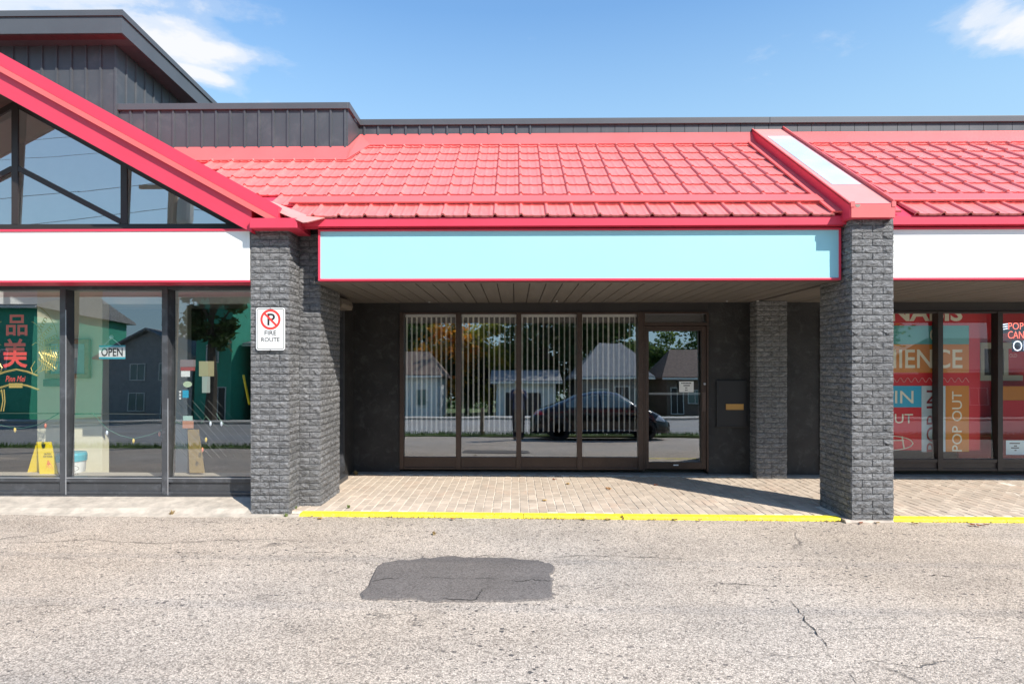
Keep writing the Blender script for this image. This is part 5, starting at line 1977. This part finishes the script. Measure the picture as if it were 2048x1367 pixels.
for side in (1, -1):
    lin = lambda a, b, n: [a + (b - a) * i / n for i in range(n + 1)]
    car_patch('side_window', CARG, lin(1.05, 2.0, 8), lambda x: .98, lambda x: max(.99, interp(BODYT, x) - .12), side)
    car_patch('side_window', CARG, lin(2.06, 2.95, 8), lambda x: .98, lambda x: max(.99, interp(BODYT, x) - .12), side)
    car_patch('door_sill', CHROME, lin(1.25, 3.2, 6), lambda x: .30, lambda x: .325, side, 0.01, 1)
    car_patch('tail_light', LAMPR, lin(.10, .40, 5), lambda x: .76, lambda x: .76 + .13 * math.sin((x - .08) / .34 * math.pi), side, 0.012)
    car_patch('head_light', LAMPW, lin(3.85, 4.16, 5), lambda x: .60 - (x - 3.85) * .15, lambda x: .60 - (x - 3.85) * .15 + .17 * math.sin(min(1, (x - 3.83) / .36) * math.pi), side, 0.012)
    for wx in (.82, 3.52):
        wy = CY_ + side * .80
        mb = MB(); mb.lathe([(0.2, wy - .10), (.30, wy - .105), (.325, wy - .08), (.325, wy + .08), (.30, wy + .105), (.2, wy + .10)], (CX0_ + wx, 0, CZ_ + .325), 28, 'y')
        wo = mb.build('wheel', TYRE, car, smooth=True)
        mb = MB()
        mb.lathe([(.205, wy + side * .10), (.19, wy + side * .085), (.06, wy + side * .09), (.05, wy + side * .112)], (CX0_ + wx, 0, CZ_ + .325), 24, 'y')
        mb.build('rim', RIM, wo)
        mb = MB()
        ar = [(.40 * math.cos(R(a)), .40 * math.sin(R(a))) for a in range(-5, 186, 10)]
        for r_ in (.36, .42):
            for a in range(-5, 186, 10):
                yy = car_half(wx, .5)
                mb.v.append((CX0_ + wx + r_ * math.cos(R(a)), CY_ + side * (yy + .02 - (r_ - .36) * .3), CZ_ + .325 + r_ * math.sin(R(a))))
        for i in range(19):
            mb.f.append((i, i + 1, 21 + i, 20 + i)); mb.m.append(0)
        mb.build('wheel_arch', CARP, car, smooth=True)
    mb = MB(); mb.lathe([(.02, 0), (.07, .01), (.08, .05), (.05, .1)], (CX0_ + 2.95, CY_ + side * .93, CZ_ + .96), 10); mb.build('mirror', CARP, car, smooth=True)

# ---- photographer
def skin_body(name, verts, edges, radii, mats, parent, matfn):
    me = bpy.data.meshes.new(name)
    me.from_pydata(verts, edges, [])
    o = bpy.data.objects.new(name, me); col.objects.link(o)
    md = o.modifiers.new('skin', 'SKIN'); md.use_smooth_shade = True
    o.modifiers.new('sub', 'SUBSURF').levels = 2
    for v, r in zip(me.skin_vertices[0].data, radii):
        v.radius = r
    me.skin_vertices[0].data[0].use_root = True
    dg = bpy.context.evaluated_depsgraph_get()
    nm = bpy.data.meshes.new_from_object(o.evaluated_get(dg))
    bpy.data.objects.remove(o)
    nm.materials.clear()
    for m in mats: nm.materials.append(m)
    for p_ in nm.polygons:
        p_.material_index = matfn(p_.center); p_.use_smooth = True
    return link(name, nm, parent)


px_, py_ = 0.10, -0.42
pz = zlot(px_, py_)
per = thing('person', (px_, py_, pz), 'person in navy jacket and dark trousers raising a camera, mirrored behind the mullion', 'person')
V = [(0, 0, .92), (0, 0, 1.1), (0, 0, 1.3), (0, 0, 1.42), (0, .02, 1.5), (0, .05, 1.62), (0, .05, 1.70),
     (.17, 0, 1.38), (.24, .12, 1.18), (.10, .30, 1.40), (.07, .33, 1.46),
     (-.17, 0, 1.38), (-.24, .12, 1.18), (-.10, .30, 1.40), (-.07, .33, 1.46),
     (.10, 0, .86), (.11, .02, .48), (.11, -.02, .09), (.12, .14, .04),
     (-.10, 0, .86), (-.11, .02, .48), (-.11, -.02, .09), (-.12, .14, .04)]
E = [(0, 1), (1, 2), (2, 3), (3, 4), (4, 5), (5, 6), (3, 7), (7, 8), (8, 9), (9, 10), (3, 11), (11, 12), (12, 13), (13, 14), (0, 15), (15, 16), (16, 17), (17, 18), (0, 19), (19, 20), (20, 21), (21, 22)]
Rr = [(.17, .12), (.16, .115), (.19, .12), (.12, .09), (.06, .06), (.085, .10), (.075, .09), (.08, .08), (.055, .055), (.04, .04), (.03, .04), (.08, .08), (.055, .055), (.04, .04), (.03, .04),
      (.10, .10), (.07, .075), (.05, .055), (.045, .03), (.10, .10), (.07, .075), (.05, .055), (.045, .03)]
V = [(a + px_, b + py_, c + pz) for a, b, c in V]
JACK = pbr('navy_jacket', (0.03, 0.05, 0.12), 0.8); TROU = pbr('dark_trousers', (0.03, 0.03, 0.035), 0.85); SKINM = pbr('skin', (0.5, 0.32, 0.24), 0.55); SHOE = pbr('tan_shoe', (0.3, 0.16, 0.06), 0.6)


def pm(c):
    z = c.z - pz
    if z > 1.49 or (c.y - py_ > .26 and z > 1.36): return 2
    if z > .90: return 0
    if z < .09: return 3
    return 1


skin_body('body', V, E, Rr, [JACK, TROU, SKINM, SHOE], per, pm)
mb = MB()
for i in range(7):
    for k in range(14):
        a = 2 * math.pi * k / 14; e_ = math.pi / 2 * (i / 6) * 1.1
        mb.v.append((px_ + .108 * math.cos(a) * math.sin(e_ + .001), py_ + .035 + .118 * math.sin(a) * math.sin(e_ + .001), pz + 1.665 + .12 * math.cos(e_)))
for i in range(6):
    for k in range(14):
        mb.f.append((i * 14 + k, i * 14 + (k + 1) % 14, (i + 1) * 14 + (k + 1) % 14, (i + 1) * 14 + k)); mb.m.append(0)
mb.build('hair', pbr('brown_hair', (0.06, 0.04, 0.025), 0.6), per, smooth=True)
for k in (-1, 1):
    mb = MB(); mb.lathe([(.004, .145), (.011, .13), (.012, .12)], (px_ + k * .032, py_ + .025, pz + 1.63), 8, 'y'); mb.build('eye', BLACK, per)
mb = MB(); mb.prism([(px_ - .016, pz + 1.585), (px_ + .016, pz + 1.585), (px_, pz + 1.63)], 'y', py_ + .13, py_ + .175); mb.build('nose', SKINM, per)
cmz = CAMZ - 0.12
cmo = thing('handheld_camera', (px_ - .02, -0.09, pz + 1.42), 'black camera held up in the hands of the person', 'camera')
mb = MB(); mb.box(px_ - .075, px_ + .075, -.12, -.06, pz + 1.40, pz + 1.50); mb.box(px_ - .03, px_ + .03, -.119, -.061, pz + 1.50, pz + 1.525); mb.build('body', BLACK, cmo, bevel=.006)
mb = MB(); mb.lathe([(.034, -.06), (.036, -.02), (.03, -.012)], (px_, 0, pz + 1.45), 16, 'y'); mb.build('lens', CARG, cmo)

# ---- wooden post on the verge, utility poles and wires
WOODP = pbr('weathered_wood', (0.20, 0.15, 0.10), 0.9, var=0.3, vscale=8, stretch=(8, 8, .6))
def post(x, y, h, r, label):
    mb = MB(); mb.tube([(x, y, -.3), (x, y, h * .5), (x, y, h)], r, 8, radii=[r, r * .95, r * .85])
    return tag(mb.build('wooden_post', WOODP), label, 'post')
post(-1.07, -2.2, .75, .07, 'short wooden post on the grass verge, mirrored in the second window bay')


def pole(x, y, label):
    th = thing('utility_pole', (x, y, -.3), label, 'utility pole', 'utility poles along the road')
    mb = MB(); mb.tube([(x, y, -.4), (x, y, 4), (x, y, 9.2)], .15, 10, radii=[.16, .14, .11]); mb.build('pole', WOODP, th)
    mb = MB(); mb.box(x - .05, x + .05, y - 1.1, y + 1.1, 8.3, 8.42); mb.box(x - 1.0, x + 1.0, y - .06, y - .16 + .02, 6.9, 7.0); mb.build('crossarm', WOODP, th)
    for k in (-1, 0, 1):
        mb = MB(); mb.lathe([(.03, 8.42), (.05, 8.46), (.05, 8.5), (.03, 8.56)], (x, y + k, 0), 8); mb.build('insulator', PALEFR, th)
    mb = MB(); mb.lathe([(.18, 5.9), (.2, 6.0), (.2, 6.5), (.15, 6.58)], (x + .34, y, 0), 14); mb.build('transformer', pbr('transformer_grey', (.2, .22, .22), .5) if 'transformer_grey' not in MATS else MATS['transformer_grey'], th)


PXS = [-9.3, 26.0, -44.0]
pole(PXS[0], -2.35, 'weathered utility pole mirrored in the gable glass')
pole(PXS[1], -2.35, 'weathered utility pole far along the road to the right')
pole(PXS[2], -2.35, 'weathered utility pole far along the road to the left')
WIREM = pbr('cable_black', (0.015, 0.015, 0.015), 0.6)
for k, (yy, zz_) in enumerate(((-3.35, 8.5), (-2.35, 8.55), (-1.35, 8.5), (-2.2, 7.0), (-2.5, 6.4), (-2.45, 5.9))):
    mb = MB()
    for a, b in ((PXS[2], PXS[0]), (PXS[0], PXS[1])):
        pts = []
        for i in range(17):
            t_ = i / 16
            pts.append((a + (b - a) * t_, yy, zz_ - (0.9 + .12 * k) * 4 * t_ * (1 - t_) * .8))
        mb.tube(pts, .006 if k < 3 else .008, 5)
    tag(mb.build('overhead_wire', WIREM), ('outer power wire nearest the far side of the road', 'middle power wire on the pole tops', 'power wire nearest the lot', 'upper phone cable on the poles', 'thick middle phone cable on the poles', 'lowest phone cable on the poles')[k], 'wire')

# ---- houses
def house(name, x0, x1, y0, y1, zt, zr, wallm, roofm, label, hip=0.0, ridge='x', gabm=None, siding_=0.0, wins=()):
    zg = -.34; y0 -= 3; y1 -= 3; zt += .55; zr += .8
    th = thing(name, ((x0 + x1) / 2, y1, zg), label, 'house')
    mb = MB(); mb.box(x0, x1, y0, y1, zg, zt)
    if ridge == 'y':
        mb.prism([(x0, zt), (x1, zt), ((x0 + x1) / 2, zr - .05)], 'y', y0, y1)
    elif hip == 0:
        mb.prism([(y0, zt), (y1, zt), ((y0 + y1) / 2, zr - .05)], 'x', x0, x1)
    wo = mb.build('wall', wallm, th)
    if siding_:
        z = zg + .1
        mb = MB()
        while z < zt - siding_:
            mb.prism([(y1 + .001, z), (y1 + .028, z), (y1 + .006, z + siding_ * .97), (y1 + .001, z + siding_ * .97)], 'x', x0, x1)
            z += siding_
        tag(mb.build('siding_boards', wallm, wo), kind='stuff')
    o = .45
    mb = MB()
    if ridge == 'y':
        xm = (x0 + x1) / 2; sl_ = (zr - zt) / (xm - x0)
        for s_ in (-1, 1):
            xe = xm + s_ * ((x1 - x0) / 2 + o)
            mb.prism([(xm, zr), (xe, zt - sl_ * o), (xe, zt - sl_ * o + .14), (xm, zr + .14)], 'y', y0 - o, y1 + o)
    else:
        ym = (y0 + y1) / 2
        e = [(x0 - o, y1 + o), (x1 + o, y1 + o), (x1 + o, y0 - o), (x0 - o, y0 - o)]
        r0, r1 = (x0 - o + hip, ym), (x1 + o - hip, ym)
        zt2 = zt - .12
        mb.v += [(a, b, zt2) for a, b in e] + [(a, b, zt2 + .14) for a, b in e] + [(r0[0], ym, zr), (r1[0], ym, zr)]
        mb.f += [(0, 1, 5, 4), (1, 2, 6, 5), (2, 3, 7, 6), (3, 0, 4, 7), (4, 5, 9, 8), (5, 6, 9), (6, 7, 8, 9), (7, 4, 8), (3, 2, 1, 0)]
        mb.m += [0] * 9
    ro = mb.build('roof', roofm, th)
    mb = MB(); mb.box(x0 - o, x1 + o, y1 + o + .002, y1 + o + .09, zt - .2 - (.3 if ridge == 'y' else 0), zt - .06 - (.3 if ridge == 'y' else 0))
    if ridge != 'y': mb.build('gutter', WHITE, ro)
    for (wx, wz, ww, wh, kind) in wins:
        mb = MB()
        for q in ((wx - ww / 2 - .06, wx + ww / 2 + .06, wz - .06, wz), (wx - ww / 2 - .06, wx + ww / 2 + .06, wz + wh, wz + wh + .06), (wx - ww / 2 - .06, wx - ww / 2, wz, wz + wh), (wx + ww / 2, wx + ww / 2 + .06, wz, wz + wh), (wx - .02, wx + .02, wz, wz + wh)):
            mb.box(q[0], q[1], y1 + .03, y1 + .08, q[2], q[3])
        fo_ = mb.build('door' if kind else 'window', WHITE, th)
        mb = MB(); mb.box(wx - ww / 2, wx + ww / 2, y1 + .03, y1 + .05, wz, wz + wh); mb.build('pane' if not kind else 'door_leaf', CARG if not kind else BLKPAINT, fo_)
    return th


HW = pbr('white_siding', (0.78, 0.80, 0.80), 0.7, var=0.06)
HG = pbr('grey_brick_wall', (0.24, 0.23, 0.22), 0.85, var=0.25, vscale=9)
HGR = pbr('green_siding', (0.05, 0.42, 0.28), 0.6, var=0.08)
HTEAL = pbr('teal_siding', (0.03, 0.38, 0.32), 0.6, var=0.08)
HDK = pbr('dark_clapboard', (0.36, 0.36, 0.36), 0.7, var=0.15)
HBG = pbr('beige_siding', (0.5, 0.46, 0.36), 0.7, var=0.08)
HBR = pbr('brown_siding', (0.2, 0.15, 0.12), 0.8, var=0.15)
RBR = pbr('brown_shingle', (0.25, 0.17, 0.13), 0.9, var=0.3, vscale=5, bump=0.4, bscale=20)
RGR = pbr('grey_shingle', (0.30, 0.30, 0.30), 0.9, var=0.3, vscale=6, bump=0.5, bscale=16)
house('bungalow', -9.4, -5.6, -27, -21, 2.1, 3.7, HW, RBR, 'small white bungalow with brown roof mirrored in the leftmost window bay', hip=1.4, siding_=.2, wins=((-6.6, .5, .7, 1.1, 0), (-8.2, .5, .9, 1.1, 0)))
house('bungalow', 4.6, 10.2, -29, -21.5, 2.0, 4.5, HG, RGR, 'grey brick bungalow with hipped roof mirrored beside the glass door', hip=2.4, wins=((6.0, .6, 1.2, 1.0, 0), (7.6, -.2, .95, 2.0, 1), (9.0, .6, 1.0, 1.0, 0)))
house('garage', -1.4, 3.0, -28, -23, 1.7, 2.4, HW, RGR, 'low pale garage mirrored behind the black car', wins=((.6, -.3, 2.6, 1.7, 1),))
house('cottage', 12.6, 18, -31, -25, 2.1, 4.2, HBR, RBR, 'brown cottage mirrored in the glass door', hip=1.6, wins=((13.4, -.2, .9, 2.0, 1), (14.8, .6, 1.0, 1.0, 0)))
house('two_storey_house', -26.8, -20.9, -29, -21, 3.3, 4.7, HDK, RGR, 'dark two storey house with gable mirrored behind the OPEN plate', ridge='y', siding_=.22, wins=((-24.5, 2.3, .9, 1.0, 0), (-22.6, 2.3, .9, 1.0, 0), (-24.5, .3, 1.0, 1.1, 0), (-22.4, -.25, .9, 2.0, 1)))
house('two_storey_house', -20.2, -17.9, -28, -20, 7.6, 8.8, HGR, RGR, 'tall green sided house mirrored in the right restaurant pane', siding_=.22, wins=((-19.1, 3.4, .7, 1.0, 0), (-18.7, -.25, .9, 2.0, 1)))
house('shop_shed', -17.3, -13.0, -28, -21.5, 4.1, 4.7, HTEAL, RGR, 'low teal shed mirrored next to the brick pier', siding_=.22, wins=((-15.6, .3, 1.0, 1.2, 0),))
house('two_storey_house', -38.6, -31.5, -30, -21, 6.6, 8.0, HGR, RGR, 'wide green sided house mirrored behind the red characters', siding_=.22, wins=((-33.6, 3.0, .9, 1.2, 0), (-36.1, 3.0, .9, 1.2, 0), (-34.1, .2, .9, 1.2, 0)))
house('bungalow', 20, 28, -30, -22, 2.4, 4.8, HBR, RBR, 'brown bungalow mirrored in the right shop windows', hip=2.0, wins=((22, .6, 1.2, 1.1, 0), (25, .6, 1.4, 1.1, 0)))
house('bungalow', 31, 40, -31, -22, 2.5, 5.0, HG, RGR, 'grey brick bungalow far along the street to the right', hip=2.2, wins=((33, .6, 1.2, 1.1, 0), (37, .6, 1.4, 1.1, 0)))

# ---- trees
BARK = pbr('bark', (0.10, 0.08, 0.06), 0.95, var=0.3, vscale=6, bump=0.6, bscale=12)


def leafmat(name, c1, c2, c3):
    m = bpy.data.materials.new(name); m.use_nodes = True
    w = NT(m.node_tree)
    out = w.n('ShaderNodeOutputMaterial')
    b = w.n('ShaderNodeBsdfPrincipled'); b.inputs['Roughness'].default_value = 0.6
    g_ = w.n('ShaderNodeNewGeometry')
    nz = w.noise(g_.outputs['Position'], 0.9, 4, 0.6)
    c = w.ramp(nz, [(0.35, c1), (0.52, c2), (0.68, c3)])
    w.l(c, b.inputs['Base Color'])
    tl = w.n('ShaderNodeBsdfTranslucent'); w.l(c, tl.inputs[0])
    mx = w.n('ShaderNodeMixShader'); mx.inputs[0].default_value = 0.5
    w.l(b.outputs[0], mx.inputs[1]); w.l(tl.outputs[0], mx.inputs[2]); w.l(mx.outputs[0], out.inputs[0])
    return m


LM = {'maple': leafmat('maple_leaf', (0.14, 0.2, 0.03), (0.75, 0.36, 0.03), (0.85, 0.2, 0.03)),
      'yellow': leafmat('yellow_leaf', (0.14, 0.22, 0.03), (0.45, 0.45, 0.05), (0.75, 0.55, 0.08)),
      'green': leafmat('green_leaf', (0.035, 0.075, 0.02), (0.06, 0.12, 0.03), (0.11, 0.18, 0.04)),
      'willow': leafmat('willow_leaf', (0.09, 0.15, 0.04), (0.14, 0.22, 0.05), (0.2, 0.27, 0.08))}


def tree(x, y, h, r, kind, label, seed, leaves=8500, size=.2, base=.16):
    random.seed(seed); y -= 3; h *= 1.08
    th = thing('tree', (x, y, -.34), label, 'tree', 'trees along the street')
    zg = -.36
    mb = MB()
    mb.tube([(x, y, zg), (x + .1, y, zg + h * .25), (x - .05, y + .1, zg + h * .5), (x + .1, y, zg + h * .8)], .2, 8, radii=[h * .03, h * .022, h * .015, h * .004])
    cl = []
    for i in range(9):
        a = i * 2.4 + random.uniform(-.4, .4); zz_ = h * random.uniform(max(.28, base), max(.6, base + .25))
        rr = r * random.uniform(.5, .85)
        tip = Vector((x + rr * math.cos(a), y + rr * math.sin(a), zg + zz_ + h * random.uniform(.1, .28)))
        mb.tube([(x, y, zg + zz_), Vector((x, y, zg + zz_)).lerp(tip, .5) + Vector((0, 0, .2)), tip], .05, 5, radii=[h * .009, h * .006, h * .002])
        cl.append(tip)
    mb.build('trunk', BARK, th)
    for i in range(20):
        a = random.uniform(0, 6.28); u = random.uniform(-1, 1); s_ = math.sqrt(1 - u * u) * random.uniform(.55, .95)
        cl.append(Vector((x + r * s_ * math.cos(a), y + r * s_ * math.sin(a), zg + h * (base + 1) / 2 + u * h * (1 - base) * .44)))
    mb = MB()
    for i in range(leaves):
        c = random.choice(cl)
        d = Vector((random.gauss(0, 1), random.gauss(0, 1), random.gauss(0, .8)))
        p_ = c + d * r * .155
        n1 = Vector((random.uniform(-1, 1), random.uniform(-1, 1), random.uniform(-.6, .6))).normalized() * size * random.uniform(.6, 1.3)
        n2 = n1.cross(Vector((random.uniform(-1, 1), random.uniform(-1, 1), random.uniform(-1, 1)))).normalized() * size * random.uniform(.4, .8)
        b = len(mb.v)
        mb.v += [tuple(p_ - n1), tuple(p_ - n2), tuple(p_ + n1), tuple(p_ + n2)]
        mb.f.append((b, b + 1, b + 2, b + 3)); mb.m.append(0)
    me = bpy.data.meshes.new('crown'); me.from_pydata(mb.v, [], mb.f); me.materials.append(LM[kind])
    link('crown', me, th)


for i, (x, y, h, r, k, lab) in enumerate((
        (-6.3, -29.5, 8.2, 3.2, 'maple', 'orange tinged maple behind the white bungalow'),
        (-2.2, -31, 7.4, 2.6, 'yellow', 'yellowing tree left of the pale garage'),
        (2.6, -31, 12.5, 4.4, 'green', 'tall dark green tree behind the pale garage'),
        (8.0, -34, 13.5, 4.6, 'green', 'tall dark green tree behind the grey bungalow'),
        (-9.6, -33, 8.5, 3.0, 'green', 'dark green tree left of the maple'),
        (12.4, -38, 6.6, 3.0, 'willow', 'rounded pale green tree behind the brown cottage'),
        (17.0, -40, 7.5, 3.4, 'willow', 'larger pale green tree right of the brown cottage'),
        (22.0, -36, 9.5, 4.6, 'green', 'bushy green tree behind the brown bungalow'),
        (-17.6, -17.0, 10.6, 1.7, 'green', 'narrow dark tree in front of the green house'),
        (-13.0, -31, 7.0, 3.0, 'willow', 'pale green tree behind the teal shed'),
        (-30.0, -33, 6.0, 2.6, 'green', 'green tree between the dark house and the wide green house'),
        (5.6, -33, 9.0, 4.6, 'green', 'low dark tree between the two tall green trees'),
        (0.4, -34, 6.0, 3.4, 'green', 'dark bushy tree behind the pale garage roof'),
        (26.5, -27, 8.0, 3.6, 'green', 'green tree between the brown and grey bungalows'),
        (-4.4, -33, 6.4, 2.8, 'green', 'dark tree between the maple and the yellowing tree'),
        (30.5, -34, 10.0, 4.0, 'yellow', 'yellowing tree far along the street to the right'))):
    tree(x, y, h, r, k, lab, 200 + i, base=.36 if 'narrow' in lab else .16, leaves=4200 if k in ('maple', 'yellow', 'willow') else 7500)
tag(sheet('far_hedge_bank', [-140, -70, 0, 70, 140], [-62, -58], lambda x, y: -.33 + (y + 62) * .01, LAWN), kind='structure')
random.seed(99)
mb = MB()
for i in range(9000):
    x = random.uniform(-110, 110); y = -60 + random.gauss(0, 1.5)
    top_ = 4.2 + 2.2 * noise.noise((x * .12, 3, 0)) + 1.2 * noise.noise((x * .5, 7, 0))
    z = random.uniform(-.3, max(.5, top_))
    a = random.uniform(0, 6.28); s_ = random.uniform(.25, .5)
    d1 = Vector((math.cos(a), math.sin(a), random.uniform(-.6, .6))) * s_; d2 = Vector((-math.sin(a) * .4, math.cos(a) * .4, 1)) * s_ * .7
    p_ = Vector((x, y, z)); b = len(mb.v)
    mb.v += [tuple(p_ - d1), tuple(p_ - d2), tuple(p_ + d1), tuple(p_ + d2)]
    mb.f.append((b, b + 1, b + 2, b + 3)); mb.m.append(0)
me = bpy.data.meshes.new('far_trees'); me.from_pydata(mb.v, [], mb.f); me.materials.append(LM['green'])
tag(link('far_trees', me), 'distant belt of green trees beyond the houses', 'trees', kind='stuff')


# dirt and dry grass gathered along the foot of the kerb
random.seed(61)
mb = MB()
for i in range(1500):
    x = random.uniform(-2.2, 6.6)
    if noise.noise((x * 1.3, 5, 0)) + random.uniform(-.35, .35) < 0.0: continue
    y = YK0 - abs(random.gauss(0.0, .018)) - .003
    z = zlot(x, y) + .006
    a = random.uniform(0, 6.28); r_ = random.uniform(.003, .013)
    b = len(mb.v)
    for k in range(3):
        mb.v.append((x + r_ * math.cos(a + 2.1 * k) * (1.6 if k == 0 else .7), y + r_ * math.sin(a + 2.1 * k), z + random.uniform(0, .012)))
    mb.f.append((b, b + 1, b + 2)); mb.m.append(random.choice((0, 0, 1, 2)))
o = mb.build('kerb_debris', [pbr('soil_crumb', (0.10, 0.075, 0.05), 0.95), LEAFM[0], WD])
tag(o, 'dark crumbs and dry bits gathered along the kerb foot', 'debris', kind='stuff')
# grit and small stones scattered over the lot
mb = MB()
for i in range(2600):
    y = 3.0 + 2.95 * random.random(); x = random.uniform(-1, 1) * y * .93 + .1
    r_ = random.uniform(.002, .0055)
    z = zlot(x, y) + 0.012 * noise.noise((x * 0.6, y * 0.6, 0)) + .001
    b = len(mb.v); a = random.uniform(0, 6.28)
    mb.v += [(x + r_ * math.cos(a + k * 2.09) * random.uniform(.8, 1.6), y + r_ * math.sin(a + k * 2.09), z - .001) for k in range(3)] + [(x, y, z + r_ * random.uniform(.5, 1.1))]
    m_ = random.choice((0, 0, 1))
    for q in ((0, 1, 3), (1, 2, 3), (2, 0, 3)):
        mb.f.append(tuple(b + t_ for t_ in q)); mb.m.append(m_)
o = mb.build('grit', [pbr('grit_pale', (0.5, 0.46, 0.4), 0.9), pbr('grit_dark', (0.09, 0.085, 0.08), 0.9)])
tag(o, 'loose grit scattered over the parking lot', 'gravel', kind='stuff')
